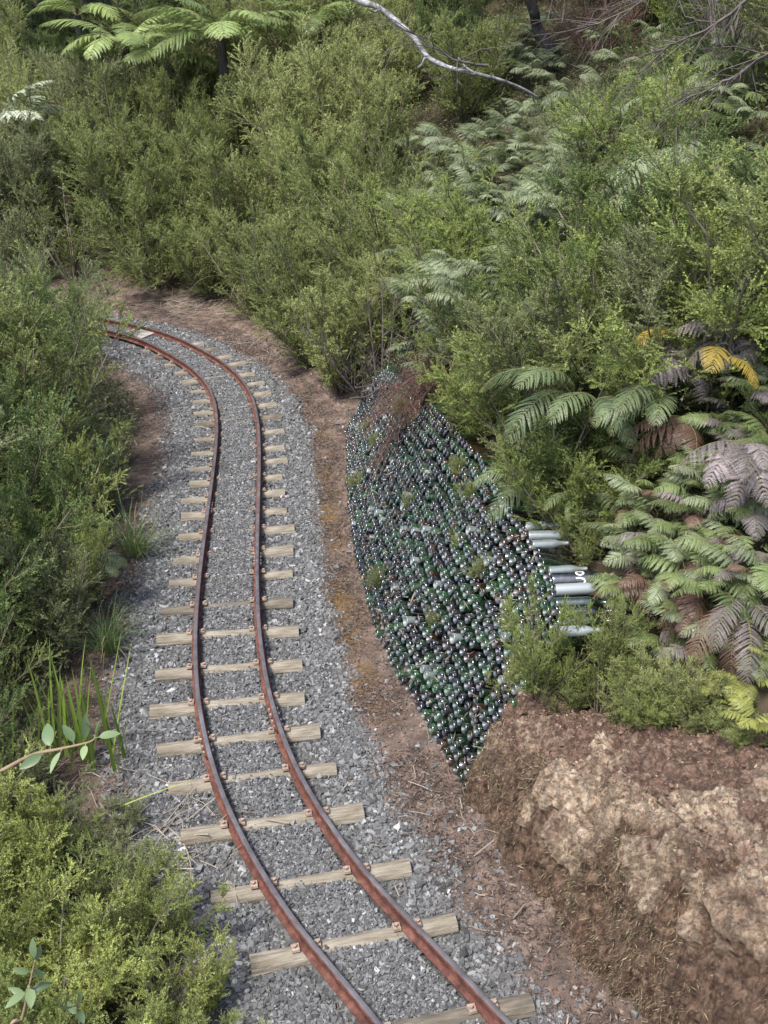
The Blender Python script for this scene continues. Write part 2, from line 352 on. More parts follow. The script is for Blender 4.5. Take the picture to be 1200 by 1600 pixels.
# ------------------------------------------------------------------ clay bank at the right
M['moss_hair'] = leaf_mat('dry_moss_hair', (.035, .026, .018), (.13, .10, .06), (.32, .26, .16), trans=.1, rough=.85, randw=0)
BANKTOP = []
def leaf_quads(B, D, length, width, rng):
    n = len(B); D = norm(D); r = norm(np.cross(D, norm(rng.normal(size=(n, 3))*.62+np.array([0, 0, .9])))); Lh = length[:, None]; W = (width/2)[:, None]; m = B+D*Lh*.45
    return np.stack([B, m+r*W, B+D*Lh, m-r*W], 1).reshape(-1, 3), np.arange(n*4).reshape(-1, 4)
def build_bank():
    base = even(spline([(2.3, .6), (1.75, 1.5), (1.35, 2.2), (1.05, 2.74), (.74, 3.41), (.50, 4.02), (.47, 4.2), (.60, 4.38), (.80, 4.54), (1.05, 4.66)], 200), 760)
    crest = even(spline([(2.75, .8), (2.2, 1.65), (1.75, 2.32), (1.42, 2.85), (1.02, 3.48), (.70, 3.98), (.60, 4.14), (.68, 4.28), (.86, 4.42), (1.05, 4.54)], 200), 760)
    back = even(spline([(3.7, 1.3), (3.1, 2.2), (2.5, 2.9), (2.0, 3.4), (1.45, 3.85), (1.15, 4.05), (1.02, 4.15), (1.0, 4.24), (1.05, 4.32), (1.12, 4.40)], 200), 760)
    s = np.linspace(0, 1, 760)
    cz = np.interp(s, [0, .35, .55, .72, .80, .88, 1], [1.0, .88, .78, .62, .46, .46, .85])
    bz = height(back[:, 0], back[:, 1])-.05
    prof = []
    t1 = np.linspace(0, 1, 190)
    t2 = np.linspace(0, 1, 190)[1:]
    rows = []
    for t in t1:
        xy = base+(crest-base)*(.55*t+.45*t**3); z = -.02+(cz+.02)*np.sin(t*np.pi/2)**1.1
        rows.append(np.c_[xy, z])
    for t in t2:
        xy = crest+(back-crest)*t; z = cz+(bz-cz)*t + .05*np.sin(t*np.pi)
        rows.append(np.c_[xy, z])
    G = np.stack(rows)                                   # (m, n, 3)
    du = np.gradient(G, axis=1); dv = np.gradient(G, axis=0)
    Nn = norm(np.cross(du, dv)); Nn = np.where((Nn[..., :1]*-1+Nn[..., 2:]*1) < 0, -Nn, Nn)
    P = G.reshape(-1, 3); x, y, z = P.T
    w = fbm(x*1.5, y*1.5, z*1.5, seed=31)*.3
    big = fbm(x*3.2+w, y*3.2, z*3.0, seed=32, octv=3)
    ridg = 1-np.abs(fbm(x*6+w, y*6, z*2.6, seed=33, octv=4))*2
    fine = fbm(x*22, y*22, z*14, seed=34, octv=4)
    rr = np.random.default_rng(5)
    lump = np.zeros(len(P)); pale = np.zeros(len(P))
    spots = [(890, 1215, .09), (925, 1190, .07), (900, 1250, .08), (880, 1300, .07), (975, 1280, .07), (1000, 1265, .06), (1060, 1275, .07), (1010, 1340, .08), (1045, 1345, .07),
             (1075, 1280, .06), (1100, 1310, .05), (1130, 1320, .06), (1190, 1390, .12), (1085, 1440, .05), (1020, 1370, .06), (965, 1190, .05), (990, 1155, .05), (940, 1165, .05), (850, 1225, .05), (780, 1180, .09), (900, 1320, .06), (905, 1345, .05), (1015, 1395, .05), (1150, 1350, .05), (830, 1270, .04), (1120, 1270, .06), (1160, 1300, .05), (1195, 1330, .07), (1090, 1390, .05), (1195, 1460, .07)]
    for (a, b, r) in spots:
        d = ray(a, b); q = P-np.array([0, 0, CAM_H]); t = q@d/(d@d); dist = np.linalg.norm(q-t[:, None]*d, axis=1)
        c = P[np.argmin(dist+.02*t)]
        rad = r*(1.0+.6*rr.random())
        dq = P-c; dq = dq+.45*rad*np.c_[fbm(x*10, y*10, z*10, seed=51), fbm(x*10, y*10, z*10, seed=52), fbm(x*10, y*10, z*10, seed=53)]*2
        an = rr.uniform(0, 3.14); cu = np.array([math.cos(an), math.sin(an)]); sx_ = dq[:, 0]*cu[0]+dq[:, 1]*cu[1]; sy_ = -dq[:, 0]*cu[1]+dq[:, 1]*cu[0]
        dl = np.maximum(np.abs(sx_)/(1.25), np.abs(sy_)/.8)*.55+.45*np.sqrt((sx_/1.25)**2+(sy_/.8)**2+(dq[:, 2]/1.1)**2); dl = np.maximum(dl, np.abs(dq[:, 2])/1.15)
        k = np.clip(1-dl/rad, 0, 1)
        lump = np.maximum(lump, np.clip(k*2.6, 0, 1)**.8*rad*.36); pale = np.maximum(pale, np.clip(k*3.5, 0, 1)*(.2 if a == 780 else .6+.4*rr.random()))
    pale = np.clip(pale*(.9+1.6*fbm(x*14, y*14, z*9, seed=38, octv=5)), 0, 1)
    tt = np.repeat(np.r_[t1, 1+t2], 760)
    fade = np.clip(tt/.06, 0, 1)*np.clip((2-tt)/.15, 0, 1)
    s2 = np.tile(s, len(t1)+len(t2)); fade = fade*np.clip((1-s2)/.06, 0, 1)
    P = P + Nn.reshape(-1, 3)*((.014*fbm(x*45, y*45, z*30, seed=43, octv=3)+.07*big+.045*(ridg-.4)+.030*fine+.034*np.abs(fbm(x*11, y*11, z*7, seed=39, octv=5))+lump)*fade)[:, None]
    # dark weathered streaks below, reddish soil on top, pale exposures
    topw = np.clip((tt-.80)*4, 0, 1)
    streak = np.clip(.5+1.2*fbm(x*7, y*7, z*1.6, seed=36), 0, 1)
    pale = np.clip(pale + .75*ss(.15, .5, fbm(x*5, y*5, z*5, seed=37))*ss(.35, .7, tt)*(1-ss(1.25, 1.7, tt)), 0, 1)
    m_, n_ = G.shape[:2]
    q = (np.arange(m_-1)[:, None]*n_+np.arange(n_-1)[None]).ravel()
    F = np.stack([q, q+n_, q+n_+1, q+1], 1)
    mt, nt, nn, L = nodes_of('weathered_clay')
    out = N(nt, 'ShaderNodeOutputMaterial'); p = N(nt, 'ShaderNodeBsdfPrincipled', Roughness=.92); p.inputs['Specular IOR Level'].default_value = .2
    tc = N(nt, 'ShaderNodeTexCoord')
    mp = N(nt, 'ShaderNodeMapping'); mp.inputs['Scale'].default_value = (1, 1, .35); L.new(tc.outputs['Object'], mp.inputs[0])
    n1 = N(nt, 'ShaderNodeTexNoise', Scale=30., Detail=12., Roughness=.8); L.new(mp.outputs[0], n1.inputs['Vector'])
    n2 = N(nt, 'ShaderNodeTexNoise', Scale=42., Detail=12., Roughness=.8); L.new(tc.outputs['Object'], n2.inputs['Vector'])
    face = ramp(nt, [(.34, (.032, .018, .013)), (.44, (.115, .066, .044)), (.53, (.20, .125, .083)), (.64, (.34, .235, .165))], n1.outputs[0])
    top = ramp(nt, [(.34, (.06, .034, .024)), (.47, (.165, .10, .07)), (.62, (.32, .225, .17))], n2.outputs[0])
    pl = ramp(nt, [(.36, (.12, .066, .04)), (.43, (.30, .195, .125)), (.51, (.47, .36, .255)), (.62, (.62, .52, .40))], n2.outputs[0])
    def mixby(fac_name, a, b):
        at = N(nt, 'ShaderNodeAttribute', attribute_name=fac_name)
        mx = N(nt, 'ShaderNodeMix', data_type='RGBA'); L.new(at.outputs['Fac'], mx.inputs[0]); L.new(a, mx.inputs[6]); L.new(b, mx.inputs[7]); return mx.outputs[2]
    dk = ramp(nt, [(.35, (.03, .022, .02)), (.65, (.10, .075, .062))], n1.outputs[0])
    c = mixby('streak', face.outputs[0], dk.outputs[0]); c = mixby('topsoil', c, top.outputs[0]); c = mixby('pale', c, pl.outputs[0])
    L.new(c, p.inputs['Base Color'])
    n4 = N(nt, 'ShaderNodeTexNoise', Scale=55., Detail=10., Roughness=.8); L.new(tc.outputs['Object'], n4.inputs['Vector'])
    vo = N(nt, 'ShaderNodeTexVoronoi', Scale=16.); vo.feature = 'DISTANCE_TO_EDGE'; wv = N(nt, 'ShaderNodeMix', data_type='VECTOR'); wv.inputs[0].default_value = .12; L.new(tc.outputs['Object'], wv.inputs[4]); L.new(n4.outputs['Color'], wv.inputs[5]); L.new(wv.outputs[1], vo.inputs['Vector'])
    ck = N(nt, 'ShaderNodeMapRange'); ck.inputs[2].default_value = .10; L.new(vo.outputs['Distance'], ck.inputs[0]); sm = N(nt, 'ShaderNodeMath', operation='MULTIPLY_ADD'); L.new(ck.outputs[0], sm.inputs[0]); sm.inputs[1].default_value = .35; L.new(n4.outputs[0], sm.inputs[2])
    b = N(nt, 'ShaderNodeBump', Strength=1., Distance=.03); L.new(sm.outputs[0], b.inputs['Height']); L.new(b.outputs[0], p.inputs['Normal'])
    L.new(p.outputs[0], out.inputs[0])
    o = link('clay_bank_terrain', make_mesh('clay_bank', P, F, mt, smooth=True, extra={'streak': streak*.30*(1-topw), 'topsoil': topw, 'pale': pale}))
    tag(o, 'weathered clay bank with pale rock lumps cut beside the track', 'clay bank', kind='structure')
    # dry moss and hanging rootlets on the face
    r2 = np.random.default_rng(12); wgt = (tt < 1.02)*(tt > .03)*np.clip(.5+1.4*fbm(x*4, y*4, z*2, seed=40), .05, 1)*(1-.8*pale); pick = r2.choice(len(P), 42000, p=wgt/wgt.sum())
    B = P[pick]+r2.normal(size=(len(pick), 3))*.008
    D = Nn.reshape(-1, 3)[pick]*r2.uniform(.2, .9, (len(pick), 1))+np.array([0, 0, -1])*r2.uniform(.2, 1, (len(pick), 1))+r2.normal(size=(len(pick), 3))*.45
    MV, MF = leaf_quads(B, D, r2.lognormal(math.log(.020), .5, len(B)), r2.uniform(.0015, .0042, len(B)), r2)
    mo = link('dry_moss', make_mesh('dry_moss', MV, MF, M['moss_hair'], tint=np.repeat(np.clip(.42+.25*r2.normal(size=len(B)), 0, 1), 4)))
    tag(mo, 'dry brown moss and rootlets clinging to the clay bank face', 'moss', kind='stuff')
    r3 = np.random.default_rng(21); wgt = np.clip(pale-.25, 0, 1)+.012*(tt > .3)*(tt < 1.5); pick = r3.choice(len(P), 1500, p=wgt/wgt.sum())
    # crumbs and pebbles lying on the top
    wgt = (tt > .85)*(tt < 1.9)*1.0; pick = r2.choice(len(P), 5200, p=wgt/wgt.sum())
    BANKTOP.insert(0, (P[pick], r2))
    return P.reshape(m_, n_, 3)
BANKP = build_bank()
BANKF = BANKP.reshape(-1, 3)[::7]
def surf_z(x, y):
    """ground height, or the clay bank's where it lies above the ground"""
    z = hz(x, y)
    d = (BANKF[:, 0]-x)**2+(BANKF[:, 1]-y)**2; k = d < .05**2
    if k.any(): z = max(z, float(BANKF[k, 2].max()) if False else float(np.median(BANKF[k, 2])))
    return z

# ------------------------------------------------------------------ ballast stones (uncountable)
def stones(xy, size, zoff, rng, base=None):
    n = len(xy)
    cube = np.array([[-1, -1, -1], [1, -1, -1], [1, 1, -1], [-1, 1, -1], [-1, -1, 1], [1, -1, 1], [1, 1, 1], [-1, 1, 1]], float)*.5
    V = cube[None]*(1+.0*size[:, None, None]) + rng.uniform(-.27, .27, (n, 8, 3))
    V *= (size[:, None]*np.stack([rng.uniform(.8, 1.5, n), rng.uniform(.6, 1.0, n), rng.uniform(.4, .8, n)], 1))[:, None]
    q = norm(rng.normal(size=(n, 4))); w, x, y, z = q.T
    # mostly lying flat: damp the tilt
    x = x*.45; y = y*.45; k = np.sqrt(w*w+x*x+y*y+z*z); w, x, y, z = w/k, x/k, y/k, z/k
    Rm = np.stack([np.stack([1-2*(y*y+z*z), 2*(x*y-z*w), 2*(x*z+y*w)], -1), np.stack([2*(x*y+z*w), 1-2*(x*x+z*z), 2*(y*z-x*w)], -1), np.stack([2*(x*z-y*w), 2*(y*z+x*w), 1-2*(x*x+y*y)], -1)], 1)
    V = np.einsum('nij,nkj->nki', Rm, V)
    base = height(xy[:, 0], xy[:, 1])+zoff if base is None else base
    V += np.c_[xy, base][:, None]
    fc = np.array([[0, 3, 2, 1], [4, 5, 6, 7], [0, 1, 5, 4], [1, 2, 6, 5], [2, 3, 7, 6], [3, 0, 4, 7]])
    F = (np.arange(n)[:, None, None]*8+fc[None]).reshape(-1, 4)
    t = np.repeat(np.clip(.45+.16*rng.normal(size=n)+.45*(rng.random(n) < .03), 0, 1), 8)
    return V.reshape(-1, 3), F, t
def ballast():
    rng = np.random.default_rng(3)
    # fine chips between the rails
    k = CLS < 17.5
    def sample(n, lo, hi, pw=1.0):
        # denser towards the camera, where each stone shows
        s = CLS[k][-1]*rng.random(n)**pw
        i = np.clip(np.searchsorted(CLS, s), 0, len(CLS)-1); e = rng.uniform(lo, hi, n)
        return CLD[i]+CLN[i]*e[:, None], s, e
    A, s, e = sample(95000, -.172, .172, 1.3); sz = np.clip(rng.lognormal(math.log(.0078), .38, len(A)), .004, .02)*(1+.03*s)
    B, s2, e2 = sample(84000, .248, .86, 1.3); keep = rng.random(len(B)) < 1-ss(-.05, .13, e2-RL(B[:, 1])+.1*fbm(B[:, 0]*3, B[:, 1]*3, seed=21)); B = B[keep]; s2 = s2[keep]
    C, s3, e3 = sample(90000, -1.0, -.248, 1.3); keep = rng.random(len(C)) < 1-ss(.54, .86, -e3+.1*fbm(C[:, 0]*3, C[:, 1]*3, seed=21)); C = C[keep]; s3 = s3[keep]
    D, s4, e4 = sample(3600, .45, 1.25, 1.2)
    E_, s5, e5 = sample(13000, -.16, .16, .9); SE = np.clip(rng.lognormal(math.log(.009), .35, len(E_)), .005, .02)
    BC = np.vstack([B, C]); sb = np.r_[s2, s3]
    szb = np.clip(rng.lognormal(math.log(.0112), .40, len(BC)), .005, .028)*(1+.02*sb)
    XY = np.vstack([A, BC, E_, D]); SZ = np.r_[sz, szb, SE, np.clip(rng.lognormal(math.log(.013), .4, len(D)), .006, .04)]
    zo = SZ*.12; zo[len(A)+len(BC):len(A)+len(BC)+len(E_)] += .012*rng.random(len(E_))
    V, F, t = stones(XY, SZ, zo, rng)
    m = leaf_mat('ballast_stone', (.03, .03, .03), (.106, .107, .107), (.31, .31, .305), trans=0, rough=.75, spec=.35, randw=0)
    o = link('gravel', make_mesh('gravel', V, F, m, tint=t)); tag(o, 'grey crushed stone ballast spread under and around the rails', 'gravel', kind='stuff')
ballast()
def crumbs():
    rng = np.random.default_rng(31); n = 26000; s_ = 17*rng.random(n)**1.25; i = np.clip(np.searchsorted(CLS, s_), 0, len(CLS)-1)
    e = np.where(rng.random(n) < .75, RL(CLD[i, 1])+.02+rng.random(n)*.55, -(.75+.5*rng.random(n))); P = CLD[i]+CLN[i]*e[:, None]
    _, d = near(P, FD, FN); k = (d < .12)&(rng.random(n) < np.clip(.5+fbm(P[:, 0]*5, P[:, 1]*5, seed=91), .1, 1)); P = P[k]
    V, F, t = stones(P, np.clip(rng.lognormal(math.log(.0075), .5, len(P)), .003, .03), .001, rng)
    tag(link('dirt_clods', make_mesh('dirt_clods', V, F, leaf_mat('dirt_clod', (.04, .029, .023), (.115, .083, .066), (.25, .195, .158), trans=0, rough=.9, spec=.2, randw=0), tint=t)), 'small clods and grit scattered on the bare dirt beside the ballast', 'dirt', kind='stuff')
    Q, rng = BANKTOP[0]; n = len(Q)
    V, F, t = stones(Q[:, :2], np.clip(rng.lognormal(math.log(.0065), .5, n), .003, .025), 0, rng, base=Q[:, 2]+.002)
    m = leaf_mat('clay_crumb', (.055, .035, .026), (.135, .09, .068), (.29, .22, .175), trans=0, rough=.9, spec=.2, randw=0)
    tag(link('clay_crumbs', make_mesh('clay_crumbs', V, F, m, tint=t)), 'loose clay crumbs and pebbles strewn over the bank top', 'rubble', kind='stuff')
crumbs()

# ------------------------------------------------------------------ rails
def rail_mesh(name, e, s0, s1):
    i0, i1 = np.searchsorted(CLS, s0), np.searchsorted(CLS, s1)
    C = CLD[i0:i1:3]; Nn = CLN[i0:i1:3]
    prof = np.array([0, .010])+np.array([(-.028, .052), (-.028, .057), (-.008, .064), (-.0055, .070), (-.0055, .098), (-.014, .104), (-.015, .116), (-.011, .1205), (0, .1215), (.011, .1205),
                     (.015, .116), (.014, .104), (.0055, .098), (.0055, .070), (.008, .064), (.028, .057), (.028, .052)])
    n, m = len(C), len(prof)
    XY = C[:, None]+Nn[:, None]*(e+prof[None, :, :1])
    V = np.concatenate([XY, np.broadcast_to(prof[None, :, 1:], (n, m, 1))], -1).reshape(-1, 3)
    i = np.arange(n-1)[:, None]*m; j = np.arange(m)[None]; k = (j+1) % m
    F = np.stack([i+j, i+m+j, i+m+k, i+k], -1).reshape(-1, 4)
    mi = np.tile(np.isin(np.arange(m), [7, 8]).astype(int), n-1)
    F2 = [F, np.arange(m)[None], (np.arange(m)[::-1]+(n-1)*m)[None]]
    return make_mesh(name, V, F2, [M['rust'], M['railtop']], matidx=np.r_[mi, 0, 0])
M['rust'] = noise_mat('rusty_steel', [(.3, (.045, .021, .016)), (.5, (.10, .040, .030)), (.7, (.16, .075, .058))], scale=22, rough=.85, spec=.25, bump=.5, bscale=120)
M['railtop'] = noise_mat('worn_rail_head', [(.3, (.10, .085, .08)), (.6, (.20, .18, .175)), (.8, (.30, .29, .29))], scale=10, rough=.36, spec=.7)
M['railtop'].node_tree.nodes['Principled BSDF'].inputs['Metallic'].default_value = .6
M['bolt'] = noise_mat('clip_steel', [(.3, (.12, .075, .055)), (.7, (.36, .28, .22))], scale=40, rough=.7)
GA = .2085
rails = []
for e, lab in ((-GA, 'rusty rail on the side of the bushy thicket, brown worn head'), (GA, 'rusty rail nearer the bottle wall, head polished pale near the viewer')):
    o = link('rail', rail_mesh('rail', e, .6, CLS[-1]-.3)); tag(o, lab, 'rail', 'pair of narrow gauge rails'); rails.append(o)
def box(cx, cy, cz, sx, sy, sz, rz=0, bev=0):
    c = np.array([[-1, -1, -1], [1, -1, -1], [1, 1, -1], [-1, 1, -1], [-1, -1, 1], [1, -1, 1], [1, 1, 1], [-1, 1, 1]], float)*.5*np.array([sx, sy, sz])
    if bev: c[4:, :2] *= (1-bev)
    cr, sr = math.cos(rz), math.sin(rz)
    c = np.c_[c[:, 0]*cr-c[:, 1]*sr, c[:, 0]*sr+c[:, 1]*cr, c[:, 2]]+np.array([cx, cy, cz])
    return c, [np.array([[0, 3, 2, 1], [4, 5, 6, 7], [0, 1, 5, 4], [1, 2, 6, 5], [2, 3, 7, 6], [3, 0, 4, 7]])]
def at_track(e, s):
    i = min(np.searchsorted(CLS, s), len(CLS)-1); q = CLD[i]+CLN[i]*e
    return q, math.atan2(CLT[i, 1], CLT[i, 0]), i
def s_of(px, py):
    q = on_z(px, py, .115)[:2]; i, _ = near(q[None], CLD, CLN); return CLS[i[0]]
for r_i, e, (px, py) in ((0, -GA, (312, 1160)), (1, GA, (428, 1118)), (0, -GA, (326, 790)), (1, GA, (404, 870))):
    s = s_of(px, py)
    for side in (-1, 1):
        q, a, _ = at_track(e+side*.0125, s)
        fp = link('fishplate', make_mesh('fishplate', *box(q[0], q[1], .094, .24, .013, .028, a), M['rust']), rails[r_i])
        for k in (-.085, -.03, .03, .085):
            q2, a2, _ = at_track(e+side*.023, s+k); link('bolt', make_mesh('bolt', *box(q2[0], q2[1], .094, .018, .012, .018, a2), M['bolt']), fp)
# ------------------------------------------------------------------ sleepers
M['timber'] = noise_mat('grey_tan_timber', [(.28, (.065, .054, .04)), (.42, (.16, .136, .10)), (.58, (.24, .21, .165)), (.8, (.34, .31, .26))], scale=5, rough=.85, bump=.5, bscale=14, stretch=(1.2, 9, 9))
M['timber_dark'] = noise_mat('damp_timber', [(.25, (.04, .034, .026)), (.5, (.12, .102, .078)), (.8, (.24, .215, .17))], scale=5, rough=.85, bump=.5, bscale=14, stretch=(1.2, 9, 9))
M['timber_end'] = noise_mat('cut_timber_end', [(.3, (.11, .08, .06)), (.6, (.3, .24, .18)), (.8, (.5, .43, .34))], scale=30, rough=.9, bump=.4)
SL = [((505, 1638), (830, 1560)), ((390, 1500), (712, 1440)), ((330, 1400), (640, 1352)), ((282, 1306), (568, 1265)), ((263, 1227), (525, 1198)), ((245, 1168), (500, 1143)), ((234, 1110), (476, 1088)),
      ((243, 1055), (472, 1034)), ((245, 998), (466, 983)), ((253, 953), (458, 939)), ((264, 908), (457, 894)), ((271, 873), (458, 857)), ((279, 837), (460, 823)), ((283, 805), (448, 795)),
      ((283, 780), (445, 768)), ((296, 755), (441, 743)), ((296, 730), (449, 717)), ((299, 707), (444, 697)), ((303, 686), (443, 671)), ((309, 663), (439, 649)), ((303, 646), (431, 631)),
      ((301, 627), (423, 613)), ((297, 611), (412, 597)), ((285, 598), (397, 583)), ((272, 583), (383, 567)), ((257, 569), (361, 555)), ((240, 558), (340, 545)), ((222, 547), (318, 536))]
ORD = ['first', 'second', 'third', 'fourth', 'fifth', 'sixth', 'seventh', 'eighth', 'ninth', 'tenth', 'eleventh', 'twelfth', 'thirteenth', 'fourteenth', 'fifteenth', 'sixteenth', 'seventeenth', 'eighteenth',
       'nineteenth', 'twentieth', 'twenty-first', 'twenty-second', 'twenty-third', 'twenty-fourth', 'twenty-fifth', 'twenty-sixth', 'twenty-seventh', 'twenty-eighth', 'twenty-ninth', 'thirtieth',
       'thirty-first', 'thirty-second', 'thirty-third', 'thirty-fourth', 'thirty-fifth', 'thirty-sixth', 'thirty-seventh', 'thirty-eighth', 'thirty-ninth', 'fortieth']
srng = np.random.default_rng(77)
def sleeper_mesh(L_, r, rng):
    n, k = 22, 14
    x = np.linspace(-L_/2, L_/2, n); th = np.linspace(0, 2*np.pi, k, endpoint=False)
    c = fbm(x*2.5+rng.random()*50, np.full(n, 1.), seed=4, octv=3)
    V = []
    taper = 1+rng.uniform(-.1, .1)*np.linspace(-1, 1, n)
    for i in range(n):
        rr = r*taper[i]*(1+.09*vnoise(np.cos(th)*2+x[i]*4, np.sin(th)*2+rng.integers(0, 1)*3, seed=6))
        y = np.cos(th)*rr*1.02+.006*c[i]; z = np.sin(th)*rr
        z = np.minimum(z, r*.95)                               # adzed a little flat on top
        V.append(np.c_[np.full(k, x[i]+(.006*(rng.random()-.5))), y, z])
    V = np.concatenate(V)
    i = np.arange(n-1)[:, None]*k; j = np.arange(k)[None]; kk = (j+1) % k
    F = [np.stack([i+j, i+k+j, i+k+kk, i+kk], -1).reshape(-1, 4), np.arange(k)[None], (np.arange(k)[::-1]+(n-1)*k)[None]]
    return V, F, (n-1)*k
wear = ['rounded pale grey', 'weathered tan', 'bleached', 'split grey', 'stained tan', 'round-topped pale']
for q, (a, b) in enumerate(SL):
    A, B = on_z(*a, .045), on_z(*b, .045); mid = (A+B)/2; dv = B-A; L_ = float(np.clip(np.linalg.norm(dv), .78, 1.0)); rz = math.atan2(dv[1], dv[0])
    V, F, nq = sleeper_mesh(L_, .042+.008*srng.random(), srng)
    o = link('railway_sleeper', make_mesh('railway_sleeper', V, F, [M['timber'] if srng.random() < .75 else M['timber_dark'], M['timber_end']], matidx=np.r_[np.zeros(nq), 1, 1], smooth=False),
             loc=(mid[0], mid[1], .017+.009*srng.random()-(.016*srng.random() if q > 9 else 0)), rot=(0, R(srng.uniform(-1.3, 1.3)), rz+R(srng.uniform(-1.2, 1.2))))
    w = wear[q % 6]
    tag(o, f'weathered half-buried timber sleeper, {ORD[q]} one counting from the viewer along the track', 'sleeper', 'timber sleepers under the rails')
    # rail clips: a plate and a bolt on each side of each rail
    i, d = near(mid[None, :2], CLD, CLN); u = np.array([math.cos(rz), math.sin(rz)])
    sgn = u@CLN[i[0]]
    for e in (-GA, GA):
        for side in (-1, 1):
            xx = ((e+side*.043)-d[0])/sgn
            p1 = box(xx, 0, .056, .036, .042, .012, 0, .1); p2 = tube(np.array([[xx+.004*side, 0, .060], [xx+.004*side, 0, .074]]), .010, 6)
            rc = link('rail_clip', make_mesh('rail_clip', *p1, M['bolt']), o); link('bolt', make_mesh('bolt', *p2, M['bolt']), rc)

# pale slab lying between the rails at the bend
P4 = [on_z(x, y, .06) for x, y in ((222, 531), (246, 521), (228, 512), (196, 520))]
V = np.array(P4+[p+np.array([0, 0, .025]) for p in P4]); F = [np.array([[3, 2, 1, 0], [4, 5, 6, 7], [0, 1, 5, 4], [1, 2, 6, 5], [2, 3, 7, 6], [3, 0, 4, 7]])]
tag(link('timber_panel', make_mesh('timber_panel', V, F, noise_mat('pale_board', [(.3, (.20, .18, .155)), (.7, (.34, .31, .275))], scale=10, rough=.8))), 'pale flat board lying between the rails at the far bend', 'board')

# ------------------------------------------------------------------ bottle wall
def lathe(prof, sides):
    prof = np.asarray(prof, float); n = len(prof); th = np.arange(sides)/sides*2*np.pi
    V = np.stack([np.broadcast_to(prof[:, :1], (n, sides)), prof[:, 1:]*np.cos(th), prof[:, 1:]*np.sin(th)], -1).reshape(-1, 3)
    i = np.arange(n-1)[:, None]*sides; j = np.arange(sides)[None]; k = (j+1) % sides
    return V, [np.stack([i+j, i+k, i+sides+k, i+sides+j], -1).reshape(-1, 4), np.arange(sides)[::-1][None], (np.arange(sides)+(n-1)*sides)[None]]
BPROF = [(.022, .003), (.020, .012), (.010, .022), (.0015, .029), (0, .0305), (0, .0335), (.0012, .0352), (.0035, .0362), (.007, .0365), (.012, .0365), (.18, .0365), (.2, .034), (.218, .026), (.232, .017), (.245, .0145), (.285, .0135), (.287, .0155), (.298, .0155), (.3, .012)]
BEER = [(.012, .003), (.010, .012), (.003, .023), (.0, .0255), (0, .028), (.0012, .0298), (.0035, .0307), (.007, .031), (.012, .031), (.12, .031), (.14, .029), (.16, .022), (.18, .0155), (.215, .0135), (.218, .0145), (.226, .0145), (.228, .011)]
bm_w, bf_w = lathe(BPROF, 16); bm_b, bf_b = lathe(BEER, 16)
GL = {'dark green': glass_mat('dark_green_glass', (.005, .015, .008)), 'black': glass_mat('black_glass', (.004, .005, .007)), 'green': glass_mat('green_glass', (.014, .042, .016)),
      'brown': glass_mat('brown_glass', (.02, .011, .006)), 'clear': glass_mat('clear_glass', (.13, .15, .145)), 'frosted white': glass_mat('white_glass', (.22, .24, .24), rough=.3)}
GNAMES = list(GL); GPROB = np.array([.44, .33, .11, .08, .038, .002])
BM = {(g, k): make_mesh('bottle', v, f, GL[g], smooth=True) for g in GNAMES for k, (v, f) in enumerate(((bm_w, bf_w), (bm_b, bf_b)))}
def wall_curves():
    b = even(spline(WFOOT, 300), 300)
    i, _ = near(b, FD, FN)
    fy = b[:, 1]
    o = np.interp(fy, TOPY, TOPO); z = np.interp(fy, TOPY, TOPZ)
    base = np.c_[b, np.full(300, .062)]
    top = np.c_[b+FN[i]*o[:, None], z]
    return base, top, FN[i]
WB, WT, WN = wall_curves()
wl = np.r_[0, np.cumsum(np.linalg.norm(np.diff((WB+WT)/2, axis=0), axis=1))]
brng = np.random.default_rng(9)
NR = 17
allb = []
for j in range(NR):
    t = j/(NR-1)
    row = WB+(WT-WB)*t
    rl = np.r_[0, np.cumsum(np.linalg.norm(np.diff(row, axis=0), axis=1))]
    s = .03+(.039 if j % 2 else 0)+.02*t; c = 0
    send = rl[-1]-(.0+.35*abs(t-.55))
    while s < send:
        q = np.array([np.interp(s, rl, row[:, k]) for k in range(3)]); nn_ = np.array([np.interp(s, rl, WN[:, k]) for k in range(2)])
        gap = fbm([q[1]*1.6], [q[2]*3+j], seed=41, octv=2)[0]
        c += 1
        wob = .010*fbm([q[1]*1.1], [j*.35], seed=52, octv=2)[0]
        if brng.random() > (.02 if gap < .5 else .14):
            allb.append((j, c, q+np.array([0, 0, wob]), math.atan2(nn_[1], nn_[0])+brng.normal()*.035, brng.normal()*.03+.24, brng.normal()*.006, (brng.choice(6, p=GPROB) if j < NR-2 else brng.choice(4)), 0 if brng.random() < .8 else 1, brng.random()*6.28))
        s += .0725+brng.normal()*.0012
order = sorted(range(len(allb)), key=lambda i: np.linalg.norm(allb[i][2]-np.array([0, 0, CAM_H])))
def bottle_matrix(b):
    j, c, q, a, tilt, push, g, k, roll = b
    m = Matrix.Rotation(a, 4, 'Z') @ Matrix.Rotation(tilt, 4, 'Y') @ Matrix.Rotation(roll, 4, 'X')
    d = np.array([math.cos(a), math.sin(a), 0])
    m.translation = Vector(q+d*(push-.045)); return m @ Matrix.Scale(.9+.08*math.sin(roll*7), 4)
rowcount = {}
rest = []
lead = set(order[:298])
for i, b in enumerate(allb):
    if i in lead:
        o = link('bottle', BM[(GNAMES[b[6]], b[7])]); o.matrix_world = bottle_matrix(b)
        rowcount[b[0]] = rowcount.get(b[0], 0)+1
        course = 'lowest' if b[0] == 0 else ORD[b[0]]
        tag(o, f'{GNAMES[b[6]]} glass bottle end, {ORD[rowcount[b[0]]-1]} from the near end of the {course} course up', 'bottle', 'bottles stacked end-out in the bank')
    else: rest.append(b)
VV, FF, MI, oo = [], {}, {}, 0
parts = []; mi_all = []
